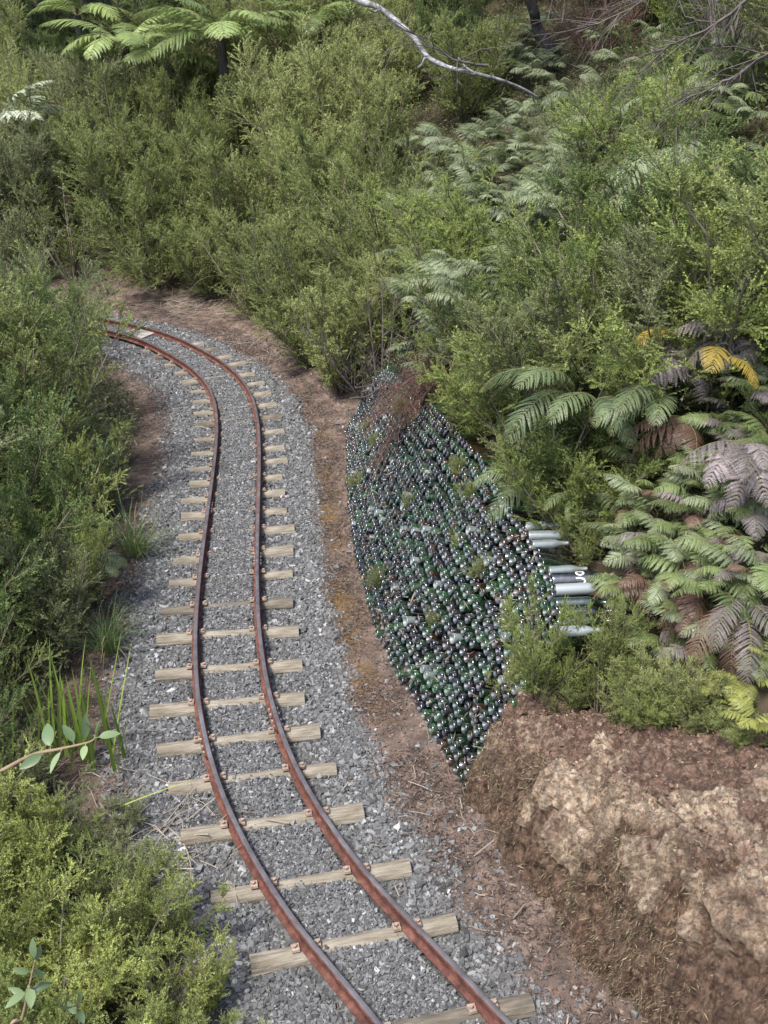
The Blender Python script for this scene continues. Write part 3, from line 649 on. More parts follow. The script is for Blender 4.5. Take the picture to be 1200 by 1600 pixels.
Vl = []; Fq = []; Fn = []; Mq = []; Mn = []
for b in rest:
    v, f = (bm_w, bf_w) if b[7] == 0 else (bm_b, bf_b)
    mtx = np.array(bottle_matrix(b)); Vl.append(v@mtx[:3, :3].T+mtx[:3, 3])
    Fq.append(f[0]+oo); Fn += [f[1]+oo, f[2]+oo]; Mq.append(np.full(len(f[0]), b[6])); Mn += [b[6]]*2; oo += len(v)
o = link('stacked_bottles', make_mesh('stacked_bottles', np.concatenate(Vl), [np.concatenate(Fq), np.concatenate(Fn)], [GL[g] for g in GNAMES], matidx=np.r_[np.concatenate(Mq), Mn], smooth=True))
tag(o, 'dark glass bottle ends packed in courses along the farther bottle wall', 'bottles', 'bottles stacked end-out in the bank', 'stuff')
# the bottles lying bare on top of the wall
def top_bottle(px, py, z, g, k, label, dz=0, a=-.03, sc=.92):
    q = on_z(px, py, z); o = link('bottle', BM[(g, k)]); o.location = q; o.rotation_euler = (0, R(-3), a); o.scale = (sc,)*3
    tag(o, label, 'bottle', 'bare bottles lying along the top of the wall'); return o
top_bottle(822, 823, 1.03, 'frosted white', 1, 'pale bottle lying bare at the wall top, uppermost of three pale ones', a=.02)
top_bottle(826, 838, 1.02, 'clear', 0, 'pale bottle lying bare at the wall top, middle of three pale ones', a=-.05)
top_bottle(832, 852, 1.02, 'clear', 1, 'clear bottle lying bare at the wall top, lowest of three pale ones', a=.03)
top_bottle(858, 893, 1.04, 'clear', 1, 'pale bottle lying just behind the black bottle with white letters', a=.05)
lb = top_bottle(862, 908, 1.03, 'black', 0, 'black bottle with large white letters JO lying at the wall top', a=-.03, sc=1.25)
top_bottle(868, 922, 1.03, 'frosted white', 0, 'pale bottle lying in front of the black bottle with white letters', a=.0)
top_bottle(868, 944, 1.01, 'dark green', 0, 'dark green bottle between two pale ones at the wall end', a=-.02)
top_bottle(872, 960, 1.0, 'black', 0, 'black bottle above the last pale bottle at the wall end', a=.03)
top_bottle(874, 987, .99, 'frosted white', 1, 'last pale bottle at the near top corner of the wall', a=.0)
top_bottle(870, 974, .98, 'dark green', 0, 'dark green bottle resting at the near top corner beside black one', a=.0)
M['paint'] = noise_mat('white_lettering', [(.3, (.74, .74, .72)), (.7, (.82, .82, .8))], scale=20, rough=.5)
def ribbon(pts, w, r):
    """strip of lettering wrapped on the bottle: pts (x along the bottle, angle)"""
    P = spline(np.array(pts, float), 26); T = norm(np.gradient(P, axis=0)); Nn = np.stack([-T[:, 1], T[:, 0]], 1)
    A, B = P+Nn*w/2, P-Nn*w/2
    def wrap(Q, rr): th = Q[:, 1]/.0365; return np.c_[Q[:, 0], rr*np.cos(th), rr*np.sin(th)]
    V = np.vstack([wrap(A, r), wrap(B, r), wrap(A, r-.001), wrap(B, r-.001)]); n = 26; i = np.arange(n-1)
    return V, [np.vstack([np.stack([i, i+1, n+i+1, n+i], 1), np.stack([i, 2*n+i, 2*n+i+1, i+1], 1), np.stack([n+i, n+i+1, 3*n+i+1, 3*n+i], 1)])]
cy = .030; th = np.linspace(0, 2*np.pi, 12)
ring = [(.118+.016*math.cos(a), .058+.0135*math.sin(a)) for a in th]
jay = [(.099, .087), (.112, .086), (.124, .088), (.134, .094), (.137, .101), (.132, .107)]
for nm_, pts in (('letter', ring), ('letter', jay)):
    V, F = ribbon(pts, .0065, .0374); link(nm_, make_mesh(nm_, V, F, M['paint']), lb)

# ------------------------------------------------------------------ foliage builders
def rot_about(D, ang, rng):
    """directions at angle ang from D with random azimuth"""
    D = norm(D); a = norm(np.cross(D, norm(rng.normal(size=D.shape))))
    return norm(D*np.cos(ang)[..., None]+a*np.sin(ang)[..., None])
def shrub(seed, n_st=9, n_br=17, n_tw=9, n_lf=18, spread=(4, 34), leaf=(.0125, .0052), br_len=.33, up=.25, droop=0., twl=.11, flat=0, tipup=0.3):
    """unit-high feathery shrub: stems > branches > twigs > needle leaves"""
    rng = np.random.default_rng(seed)
    az = np.arange(n_st)/n_st*2*np.pi+rng.uniform(-.4, .4, n_st); ti = np.radians(rng.uniform(spread[0], spread[1], n_st)); ln = rng.uniform(.72, 1.04, n_st)*np.cos(ti*.3)
    if flat: ti[:] = np.radians(rng.uniform(45, 80, n_st))
    D0 = np.stack([np.sin(ti)*np.cos(az), np.sin(ti)*np.sin(az), np.cos(ti)], 1)
    ts = np.linspace(0, 1, 8)
    S = []
    for k in range(n_st):
        bend = norm(rng.normal(size=3))*.06; bend[2] = abs(bend[2])
        P = np.outer(ts, D0[k])*ln[k] + np.outer(ts**2, bend+np.array([0, 0, .08*np.sin(ti[k])]))
        P[:, :2] += np.array([np.cos(az[k]), np.sin(az[k])])*.03
        S.append(P)
    S = np.array(S)                                            # (n_st, 8, 3)
    tb = np.sort(rng.uniform(.06, 1.0, (n_st, n_br)), 1)
    f = tb*7; i0 = np.clip(f.astype(int), 0, 6); fr = (f-i0)[..., None]
    kk = np.arange(n_st)[:, None]
    BP = S[kk, i0]*(1-fr)+S[kk, i0+1]*fr; SD = norm(S[kk, i0+1]-S[kk, i0])
    BD = rot_about(SD, np.radians(rng.uniform(28, 62, tb.shape)), rng); BD[..., 2] += up-droop; BD = norm(BD)
    BL = br_len*(1.05-.62*tb)*rng.uniform(.55, 1.15, tb.shape)
    tw = (np.arange(n_tw)+.6)/n_tw
    up3 = np.array([0, 0, 1.])
    TP = BP[:, :, None]+BD[:, :, None]*(BL[:, :, None, None]*tw[None, None, :, None])+up3*(tipup*.25*BL[:, :, None]*tw[None, None]**2)[..., None]
    TD = rot_about(np.broadcast_to(BD[:, :, None], TP.shape).copy(), np.radians(rng.uniform(8, 55, TP.shape[:3])), rng); TD[..., 2] += .12-droop; TD = norm(TD)
    TL = twl*rng.uniform(.5, 1.15, TP.shape[:3])*(1-.35*tw[None, None])
    lf = (np.arange(n_lf)+.3)/n_lf
    LP = TP[:, :, :, None]+TD[:, :, :, None]*(TL[..., None]*lf)[..., None]
    LD = rot_about(np.broadcast_to(TD[:, :, :, None], LP.shape).copy(), np.radians(rng.uniform(22, 62, LP.shape[:4])), rng)
    n = LP[..., 0].size
    ll = leaf[0]*rng.uniform(.65, 1.25, n); lw = leaf[1]*rng.uniform(.75, 1.25, n)
    V, F = leaf_quads(LP.reshape(-1, 3), LD.reshape(-1, 3), ll, lw, rng)
    tint = .40+.16*rng.normal(size=TP.shape[:3])[..., None]+.10*rng.normal(size=LP.shape[:4])+.16*lf
    tint = tint+.08*rng.normal(size=(n_st, n_br))[:, :, None, None]
    tint = np.repeat(np.clip(tint.reshape(-1), 0, 1), 4)
    st = [tube(P, np.linspace(.008, .002, 8), 5) for P in S]
    for a in range(n_st):
        for b in range(n_br):
            st.append(tube(np.stack([BP[a, b], BP[a, b]+BD[a, b]*BL[a, b]*.5, BP[a, b]+BD[a, b]*BL[a, b]+up3*tipup*.25*BL[a, b]]), [.0024, .0017, .0008], 3, False))
    SV, SF = merge(st)
    return (V, F, tint), (SV, SF)
def proto(seed, mat, smat=None, **kw):
    (V, F, t), (SV, SF) = shrub(seed, **kw)
    return make_mesh('foliage', V, F, mat, tint=t), make_mesh('stems', SV, SF, smat or M['stem'])
UPR = [proto(100+k, M['shrub_leaf'], n_st=12, n_br=24, n_tw=11, n_lf=26) for k in range(3)]
WIDE = [proto(110+k, M['shrub_leaf'], n_st=14, n_br=22, n_tw=11, n_lf=25, spread=(10, 58), br_len=.36) for k in range(3)]
PLUME = [proto(120+k, M['shrub_leaf'], n_st=14, n_br=24, n_tw=9, n_lf=24, spread=(3, 30), br_len=.22, up=.6, twl=.10, leaf=(.0150, .0046)) for k in range(2)]
FINE = [proto(130+k, M['shrub_leaf'], n_st=11, n_br=22, n_tw=11, n_lf=26, spread=(5, 45), leaf=(.0115, .0052), br_len=.32) for k in range(2)]
SPARSE = [proto(140+k, M['shrub_leaf'], n_st=6, n_br=12, n_tw=7, n_lf=18, spread=(5, 32), leaf=(.017, .0075), br_len=.28) for k in range(2)]
DRYP = [proto(150, M['dry_leaf'], M['stem_red'], n_st=10, n_br=18, n_tw=8, n_lf=14, spread=(8, 48), leaf=(.019, .0042), br_len=.33)]
BARE = UPR[0][1].copy(); BARE.materials.clear(); BARE.materials.append(M['dead_wood'])
def put_shrub(name, p, loc, h, w, label, cat, group=None, mat=None, rz=None, tilt=(0, 0), rng=RNG):
    r = empty(name, loc, (tilt[0], tilt[1], rng.uniform(0, 6.28) if rz is None else rz), (w, w, h))
    link('foliage', p[0], r, mat=mat); link('stems', p[1], r)
    return tag(r, label, cat, group)

def frond(seed, Lr=.8, pairs=20, pin=.24, shape='lance', stipe=.18, arch=(35, -45), pn_len=.022, pn_w=.007, gap=.010, droop=.35, ang=72, order2=True, sway=.1):
    """fern frond along +X: stalk, paired pinnae, paired leaflets"""
    rng = np.random.default_rng(seed)
    n = 60; t = np.linspace(0, 1, n)
    a = np.radians(arch[0]+(arch[1]-arch[0])*t**1.15)
    dx, dz = np.cos(a), np.sin(a); P = np.stack([np.cumsum(dx), sway*np.cumsum(np.sin(t*3+seed))*.6, np.cumsum(dz)], 1)*Lr/n
    P -= P[0]
    T = norm(np.gradient(P, axis=0)); side = norm(np.cross(T, np.array([0, 0, 1.]))); upv = np.cross(side, T)
    st = [tube(P, np.linspace(.0045, .0012, n)*(Lr/.8), 5)]
    LB, LDr, LLn, LWd, LN, tin = [], [], [], [], [], []
    for k in range(pairs):
        tt = stipe+(1-stipe)*(k+.2)/pairs; i = min(int(tt*(n-1)), n-1); u = (tt-stipe)/(1-stipe)
        if shape == 'lance': pl = pin*(np.sin(np.pi*(u*.86+.12))**.8)*(1 if u > .08 else .8)
        else: pl = pin*(1-u)**.75*(.82+.18*min(1, u*8))
        pl = max(pl, .012)
        for sgn in (-1, 1):
            an = np.radians(ang-18*u+rng.normal()*4)
            d = norm(T[i]*np.cos(an)+sgn*side[i]*np.sin(an)+upv[i]*rng.normal()*.06)
            m = max(int(pl/gap), 3); v = (np.arange(m)+.5)/m
            dr = droop*(.6+.8*rng.random())
            Q = P[i]+d*(pl*v)[:, None]+np.array([0, 0, -1])*(dr*pl*v**2)[:, None]+T[i]*(.10*pl*v**2)[:, None]
            qt = norm(np.gradient(Q, axis=0)); qs = norm(np.cross(qt, upv[i])); qn = np.cross(qs, qt)
            st.append(tube(Q[[0, m//2, m-1]], [.0014, .001, .0006], 3, False))
            base_t = .46+rng.normal()*.09
            wl = pn_len*(np.sin(np.pi*(v*.8+.18))**.7)*min(1, pl/pin*1.3+.25) if order2 else None
            for s2 in (-1, 1):
                dd = norm(qs*s2+qt*.45-np.array([0, 0, .22])+qn*rng.normal(size=(m, 1))*.12)
                LB.append(Q); LDr.append(dd); LLn.append(wl*rng.uniform(.85, 1.15, m)); LWd.append(np.full(m, pn_w)); LN.append(norm(qt+.0*dd)); tin.append(np.clip(base_t+rng.normal(size=m)*.06+.1*v, 0, 1))
    B = np.concatenate(LB); D = np.concatenate(LDr); ll = np.concatenate(LLn)[:, None]; lw = np.concatenate(LWd)[:, None]; tg = np.concatenate(LN); ti = np.concatenate(tin)
    m = B+D*ll*.5
    V = np.stack([B-tg*lw*.5, m-tg*lw*.45, B+D*ll, m+tg*lw*.45, B+tg*lw*.5], 1).reshape(-1, 3)
    F = np.arange(len(B)*5).reshape(-1, 5)
    SV, SF = merge(st); o = len(V)
    Fs = [F]+[f+o for f in SF]
    mi = np.r_[np.zeros(len(F)), np.ones(sum(len(f) for f in SF))]
    return make_mesh('frond', np.vstack([V, SV]), Fs, [M['fern_leaf'], M['rachis']], tint=np.r_[np.repeat(ti, 5), np.full(len(SV), .5)], matidx=mi)
FB = [frond(200+k, Lr=.72, pairs=17, pin=.25, shape='tri', arch=(28+6*k, -42), pn_len=.026, pn_w=.0085, gap=.0095, droop=.55) for k in range(4)]
FC = [frond(220+k, Lr=.95, pairs=30, pin=.17, shape='lance', stipe=.12, arch=(40, -62-8*k), pn_len=.014, pn_w=.0062, gap=.0068, droop=.4, ang=68) for k in range(3)]
FT_ = [frond(240+k, Lr=1.7, pairs=34, pin=.36, shape='lance', stipe=.14, arch=(30, -40-8*k), pn_len=.036, pn_w=.012, gap=.013, droop=.35) for k in range(3)]
def put_fern(name, loc, n, protos, mat, sc, label, cat, group=None, face=None, spread=2.2, elev=(-10, 30), rng=RNG, mats=None, keep=None):
    """fronds fanned from one root, most of them leaning towards FACE (an angle)"""
    r = empty(name, loc)
    for k in range(n):
        az = (face+rng.uniform(-spread, spread)) if face is not None else k/n*6.283+rng.uniform(-.3, .3)
        mm = mat if mats is None else mats[rng.integers(len(mats))]
        f = link('frond', protos[rng.integers(len(protos))], r, loc=(rng.normal()*.02, rng.normal()*.02, rng.uniform(0, .05)), rot=(rng.normal()*.25, R(-rng.uniform(*elev)), az), scale=sc*rng.uniform(.75, 1.15), mat=mm)
    return tag(r, label, cat, group)
def blades(seed, n=90, Ln=(.5, .9), w=.007, spread=(5, 40), curve=(.4, 1.4), r=.06):
    rng = np.random.default_rng(seed); m = 9; s = np.linspace(0, 1, m)
    V, F, t = [], [], []
    az = rng.uniform(0, 6.283, n); ti = np.radians(rng.uniform(*spread, n)); ln = rng.uniform(*Ln, n); cv = rng.uniform(*curve, n)
    for k in range(n):
        th = ti[k]+cv[k]*s**1.6; st = ln[k]/m
        x = np.cumsum(np.sin(th))*st; z = np.cumsum(np.cos(th))*st
        d = np.array([np.cos(az[k]), np.sin(az[k])]); b = rng.normal(size=2)*r
        C = np.c_[b[0]+x*d[0], b[1]+x*d[1], z]; sd = np.array([-d[1], d[0], 0])
        ww = (w*(1-s**2.2)*rng.uniform(.7, 1.2)+.0006)[:, None]/2
        o = len(V)*1; V.append(np.stack([C-sd*ww, C+np.array([0, 0, -1])*ww*.5, C+sd*ww], 1).reshape(-1, 3))
        i = np.arange(m-1)*3+k*m*3
        F += [np.stack([i, i+1, i+4, i+3], 1), np.stack([i+1, i+2, i+5, i+4], 1)]
        t.append(np.full(m*3, np.clip(.45+.2*rng.normal(), 0, 1)))
    return np.concatenate(V), np.concatenate(F), np.concatenate(t)
def blade_mesh(mat, *a, **k):
    V, F, t = blades(*a, **k); return make_mesh('blades', V, F, mat, tint=t)
SEDGE = [blade_mesh(M['sedge'], 300+k, 120, (.55, 1.05), .008, (4, 38), (.6, 1.9)) for k in range(2)]
SEDGED = [blade_mesh(M['sedge_dry'], 310+k, 26, (.6, 1.1), .006, (10, 45), (.8, 2.1)) for k in range(2)]
FLAX = blade_mesh(M['flax'], 320, 46, (.38, .62), .015, (2, 20), (.02, .22), .09)
def put_sedge(loc, sc, label, k=0, dry=True, cat='sedge', name='sedge_clump', group=None):
    r = empty(name, loc, (0, 0, RNG.uniform(0, 6.28)), sc); link('blades', SEDGE[k % 2], r)
    if dry: link('dry_blades', SEDGED[k % 2], r)
    return tag(r, label, cat, group)
# ------------------------------------------------------------------ planting
prng = np.random.default_rng(2024)
def inpoly(x, y, P):
    r = False; n = len(P)
    for i in range(n):
        (x1, y1), (x2, y2) = P[i], P[i-1]
        if (y1 > y) != (y2 > y) and x < (x2-x1)*(y-y1)/(y2-y1)+x1: r = not r
    return r
FERNZONES = [
    [(610, 290), (680, 190), (780, 140), (900, 150), (1010, 190), (980, 260), (870, 330), (790, 350), (760, 450), (640, 470)],
    [(640, 40), (860, 20), (910, 130), (760, 140), (650, 110)],
    [(1060, 270), (1190, 190), (1260, 180), (1260, 340), (1080, 340)],
    [(930, 40), (1200, 60), (1200, 150), (950, 160)],
    [(950, 730), (1040, 650), (1230, 560), (1230, 960), (1010, 960), (960, 880)],
    [(690, 500), (770, 480), (790, 640), (730, 660)],
    [(800, 600), (1020, 590), (1000, 720), (860, 740)],
]
def in_fern(px, py): return any(inpoly(px, py, z) for z in FERNZONES)
def scatter(n, xr, yr, ok, gapf, rng):
    """dart throwing with a spacing that depends on place"""
    pts = []
    X = rng.uniform(*xr, n); Y = rng.uniform(*yr, n)
    Q = np.stack([X, Y], 1); _, d = near(Q, FD, FN); _, e = near(Q, CLD, CLN)
    for i in range(n):
        if not ok(X[i], Y[i], d[i], e[i]): continue
        g = gapf(X[i], Y[i], d[i])
        if all((X[i]-a)**2+(Y[i]-b)**2 > (g)**2 for a, b, _, _ in pts): pts.append((X[i], Y[i], d[i], e[i]))
    return pts
def infr(x, y, z, m=130):
    a, b = proj((x, y, z)); return -m < a < 1200+m and -m-60 < b < 1600+m
# --- hillside scrub, right of the track and round behind the bend
def ok_h(x, y, d, e):
    if y < 3.9 and d < 1.35: return False
    lo = .90 if y < 9.6 else .12
    if y < 4.6: lo = 1.15
    return d > lo and infr(x, y, hz(x, y)+.6)
pts = scatter(9000, (-16, 9), (2.4, 30), ok_h, lambda x, y, d: .36+.030*max(0, y-4)+.04*min(d, 4) if y < 12 else .72+.02*(y-12), prng)
def zone_of(a, b, x, y):
    if b < 130 and a < 560: return ('feathery shrub growing just below the tree ferns at the hilltop', 'shrubs below the hilltop tree ferns')
    if a < 200: return ('grey-green feathery shrub on the far hillside beyond the end of the visible rails', 'shrubs beyond the end of the rails')
    if a < 420 and b > 300: return ('bushy shrub on the slope directly behind the bend of the track', 'shrubs directly behind the bend')
    if a < 420: return ('feathery shrub halfway up the far hillside above the bend', 'shrubs halfway up the far hillside')
    if a < 660 and b > 330: return ('dense plumed shrub on the slope between the bend and the bottle wall', 'shrubs between the bend and the bottle wall')
    if a < 660: return ('pale yellow-green plumed shrub on the slope below the bare grey branch', 'shrubs below the bare grey branch')
    if b < 330: return ('feathery shrub among the fern beds high above the bottle wall', 'shrubs among the high fern beds')
    if b < 760: return ('leafy shrub on the slope above the bottle wall top', 'shrubs above the bottle wall')
    return ('small shrub on the slope behind the clay bank', 'shrubs behind the clay bank')
nshrub = 0
for (x, y, d, e) in pts:
    z = hz(x, y); a, b = proj((x, y, z+.6))
    if any(in_fern(*proj((x, y, z+q))) for q in (.2, .6, 1.0, 1.4)) and prng.random() < (.9 if y > 6 else .72): continue
    if a < 230 and proj((x, y, z+1.5))[1] < 25 and b < 95: continue
    if any(inpoly(*proj((x, y, z+q)), [(1020, 520), (1215, 470), (1215, 680), (1030, 690)]) for q in (.3, .7, 1.1)): continue
    far = y > 12 or d > 4
    h = prng.uniform(1.25, 2.1) if far else prng.uniform(.9, 1.45)
    if d < 1.5 and y < 9.6: h = prng.uniform(.6, .95)
    if y < 4.9 and d < 1.9: h = prng.uniform(.4, .6)
    w = h*(prng.uniform(.95, 1.25) if far else prng.uniform(1.15, 1.5))
    u = prng.random(); clump = fbm([x*.45], [y*.45], seed=61)[0]
    p = (PLUME[prng.integers(2)] if u < .40 else UPR[prng.integers(3)] if u < .72 else WIDE[prng.integers(3)]) if far or a < 660 else (FINE[prng.integers(2)] if u < .5 else UPR[prng.integers(3)] if u < .8 else WIDE[prng.integers(3)])
    if 430 < a < 680 and b < 560: mat = M['manuka_pale'] if clump > -.15 else M['manuka']
    elif a > 700: mat = M['manuka_lime'] if clump > .3 else M['manuka_deep'] if clump < -.05 and prng.random() < .6 else M['manuka']
    else: mat = M['manuka_pale'] if clump > .22 else M['manuka_grey'] if clump < -.12 else M['manuka']
    lab, grp = zone_of(a, b, x, y)
    if prng.random() < .07: p = SPARSE[prng.integers(2)]
    if prng.random() < .05:
        r = empty('dead_shrub', (x, y, z-.04), (prng.normal()*.2, prng.normal()*.2, prng.uniform(0, 6)), (w, w, h*1.05)); link('stems', BARE, r)
        tag(r, 'leafless twiggy grey shrub standing among green scrub on the hillside', 'dead shrub', 'leafless shrubs among the hillside scrub'); continue
    if prng.random() < .035 and far:
        put_shrub('dry_shrub', DRYP[0], (x, y, z-.04), h*.8, w*.8, 'dead reddish-brown shrub standing among green scrub on the far hillside', 'dead shrub', 'dead shrubs among the hillside scrub', rng=prng); continue
    put_shrub('shrub', p, (x, y, z-.05), h, w, lab, 'shrub', grp, mat=mat, rng=prng, tilt=(prng.normal()*.09, prng.normal()*.09)); nshrub += 1
for (px, py, h) in [(870, 470, 1.1), (930, 560, 1.15), (870, 640, .95), (800, 560, .9), (745, 620, .6), (830, 715, .6), (905, 740, .75), (1080, 440, 1.25), (1150, 430, 1.3),
                    (1000, 430, 1.3), (900, 400, 1.3), (1120, 350, 1.3), (1020, 450, 1.0), (960, 480, 1.2), (1185, 440, 1.0), (890, 560, 1.1), (1020, 360, 1.2), (980, 280, 1.2), (1050, 200, 1.2), (930, 200, 1.1)]:
    q = hit(px, py, h*.62); far_l = py < 330
    put_shrub('shrub', (FINE[0], UPR[0], FINE[1], WIDE[1])[int(px) % 4], (q[0], q[1], q[2]-.05), h, h*prng.uniform(1.1, 1.4),
              'feathery shrub among the fern beds high above the bottle wall' if far_l else 'leafy shrub on the slope above the bottle wall top', 'shrub', 'shrubs among the high fern beds' if far_l else 'shrubs above the bottle wall',
              mat=M[('manuka_lime', 'manuka', 'manuka_deep', 'manuka_grey', 'manuka')[int(px/10) % 5]], rng=prng, tilt=(prng.normal()*.12, prng.normal()*.12))
for k in range(26):
    a, b = prng.uniform(-40, 270), prng.uniform(5, 125); q = hit(a, b, .35); h = prng.uniform(.6, .95)
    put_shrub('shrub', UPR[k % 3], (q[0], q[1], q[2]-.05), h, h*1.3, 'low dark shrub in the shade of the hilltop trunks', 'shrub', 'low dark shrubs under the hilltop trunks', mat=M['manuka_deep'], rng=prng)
# --- thicket left of the track
def ok_l(x, y, d, e): return d < -.2 and e < -1.05-.1*ss(10.2, 12, y) and infr(x, y, .9, 200)
ptsl = scatter(5000, (-9, -1), (3.9, 17), ok_l, lambda x, y, d: .44+.026*(y-4), prng)
q_fl = on_z(120, 1190, 0)
CLEAR = [(180, 485), (262, 498), (330, 560), (350, 640), (350, 760), (300, 760), (278, 690), (268, 620), (236, 565), (205, 540), (180, 525)]
for (x, y, d, e) in ptsl:
    z = hz(x, y); edge = e > -1.55
    h = prng.uniform(.8, 1.2) if edge else prng.uniform(1.35, 2.0)
    if y < 5.2: h *= .62
    if y > 9 and e > -2.2: h = prng.uniform(1.2, 1.6)
    w = h*prng.uniform(.85, 1.1); u = prng.random()
    if (x-q_fl[0])**2+(y-q_fl[1])**2 < .42**2: continue
    if y > 8 and any(inpoly(*proj((x+a_*w, y, z+b_*h)), CLEAR) for a_ in (-.45, -.3, -.15, 0, .15, .3, .45, .6) for b_ in (.1, .3, .5, .7, .9, 1.05)): continue
    p = UPR[prng.integers(3)] if u < .45 else WIDE[prng.integers(3)] if u < .7 else FINE[prng.integers(2)]
    mat = M['manuka_deep'] if prng.random() < .45 else M['manuka_grey'] if prng.random() < .4 else M['manuka']
    if edge and 6.0 < y < 8.0: mat = (.28, .325, .105)
    if y < 5.4: lab, grp = 'low dark shrub in the undergrowth beside the flax-like tuft', 'low shrubs beside the flax-like tuft'
    elif edge and y < 8.4: lab, grp = 'bright low shrub at the edge of the ballast, in front of the dark thicket', 'low shrubs along the ballast edge'
    elif edge: lab, grp = 'dark shrub leaning over the ballast edge where the track starts to bend', 'shrubs leaning over the ballast at the bend'
    elif y < 9: lab, grp = 'tall dark green shrub in the thicket beside the straight part of the track', 'tall shrubs of the trackside thicket'
    else: lab, grp = 'tall grey-green shrub in the thicket that hides the far end of the rails', 'tall shrubs hiding the far end of the rails'
    put_shrub('shrub', p, (x, y, z-.04), h, w, lab, 'shrub', grp, mat=mat, rng=prng, tilt=(prng.normal()*.1, prng.normal()*.1))
# --- low fresh green shrubs in the near corner
for k, (x, y, h) in enumerate([(-1.12, 3.12, .62), (-.86, 2.78, .5), (-1.55, 3.55, .6), (-1.32, 2.55, .75), (-.78, 2.42, .5), (-1.85, 3.2, .75), (-1.05, 2.15, .65), (-1.75, 2.7, .8), (-.62, 2.52, .34),
                             (-1.2, 2.85, .55), (-1.5, 3.05, .62), (-.95, 3.2, .38), (-1.4, 2.2, .8), (-.9, 2.1, .5), (-2.1, 3.7, .75), (-.72, 2.9, .3), (-1.3, 3.35, .45), (-.55, 2.3, .3)]):
    put_shrub('shrub', (FINE[k % 2], SPARSE[k % 2], PLUME[k % 2], FINE[0], UPR[k % 3])[k % 5], (x, y, hz(x, y)-.03), h*(1, 1.15, 1.1, .9, 1)[k % 5], h*(1.15, 1.0, 1.1, 1.2, 1.1)[k % 5], 'low fresh yellow-green shrub filling the corner next to the nearest sleepers', 'shrub', 'low fresh shrubs by the nearest sleepers',
              mat=(.285, .325, .095) if k % 4 else (.21, .25, .08), rng=prng, tilt=(prng.normal()*.1, prng.normal()*.1))
for (px, py, h) in [(175, 1300, .26), (50, 1240, .36), (205, 1225, .16), (130, 1280, .32), (20, 1190, .4), (60, 1300, .4), (215, 1330, .2)]:
    q = on_z(px, py+60, 0)
    put_shrub('shrub', FINE[px % 2], (q[0], q[1], hz(q[0], q[1])-.02), h, h*1.5, 'low grey-green shrub around the foot of the flax-like tuft', 'shrub', 'low shrubs around the flax-like tuft', mat=M['manuka_grey'] if px % 3 else (.20, .24, .08), rng=prng)
# --- single shrubs one can point at
for (px, py, h, w, p, mat, lab) in [
    (838, 1165, .60, .50, FINE[0], M['manuka_lime'], 'bright leafy shrub growing in front of the near end of the bottle wall'),
    (800, 1150, .30, .28, FINE[1], M['manuka_pale'], 'small sprig at the foot of the bright shrub before the bottles'),
    (932, 1120, .52, .42, SPARSE[0], M['manuka_lime'], 'slender shrub standing beside the bare bottles at the wall end'),
    (965, 1075, .50, .42, FINE[1], M['manuka'], 'shrub behind the slender one at the wall end'),
    (1005, 1140, .34, .40, FINE[0], M['manuka'], 'spreading low shrub on the shoulder of the clay bank'),
    (1060, 1150, .34, .42, FINE[1], M['manuka_pale'], 'pale low shrub on the clay bank next to the golden plants'),
    (960, 1160, .2, .3, SPARSE[1], M['manuka'], 'tiny shrub among pale rock lumps at the bank edge'),
    (1105, 1165, .26, .34, FINE[0], M['manuka'], 'low green tuft under the golden feathery plants'), (1020, 1175, .2, .34, FINE[1], M['manuka_lime'], 'low bright tuft at the lip of the clay bank'),
    (985, 1120, .36, .42, FINE[0], M['manuka_pale'], 'pale shrub between the slender shrub and the clay bank shoulder'), (1150, 1215, .16, .24, FINE[1], M['manuka'], 'tiny tuft next to the lowest golden feathery plant'), (915, 880, .42, .45, FINE[0], M['manuka'], 'green shrub behind the bare bottles at the wall end'), (890, 1150, .3, .3, FINE[1], M['manuka'], 'small shrub in the gap right of the bright shrub by the bottles'),
    (600, 850, .24, .26, FINE[0], M['manuka'], 'small weed growing out of the middle of the bottle wall foot'),
    (560, 770, .22, .24, FINE[1], M['manuka_pale'], 'small weed at the foot of the bottle wall farther along')]:
    q = hit(px, py); z = surf_z(q[0], q[1])
    put_shrub('shrub', p, (q[0], q[1], z-.02), h, w, lab, 'shrub', mat=mat, rng=prng)
wr = np.random.default_rng(15)
for k in range(13):
    j = int(wr.uniform(20, 280)); f = wr.uniform(.05, .9); q = WB[j]+(WT[j]-WB[j])*f
    put_shrub('weed', FINE[k % 2], (q[0], q[1], q[2]-.02), wr.uniform(.10, .2), wr.uniform(.12, .22), 'small green weed growing between bottles of the wall', 'weed', 'weeds growing between the bottles', mat=M['manuka' if k % 2 else 'manuka_lime'], rng=wr, tilt=(0, -.4))
n = 1500; j = wr.integers(5, 295, n); f = wr.random(n); Q = WB[j]+(WT[j]-WB[j])*f[:, None]-np.c_[WN[j]*.055, np.zeros(n)]+np.c_[np.zeros((n, 2)), .02+.02*wr.random(n)]
D = wr.normal(size=(n, 3)); V, F = leaf_quads(Q, D, wr.lognormal(math.log(.035), .5, n), wr.uniform(.003, .012, n), wr)
tag(link('dead_leaves', make_mesh('dead_leaves', V, F, M['litter'], tint=np.repeat(np.clip(.5+.25*wr.normal(size=n), 0, 1), 4))), 'dead leaves and bits of twig caught between the bottles', 'leaf litter', kind='stuff')
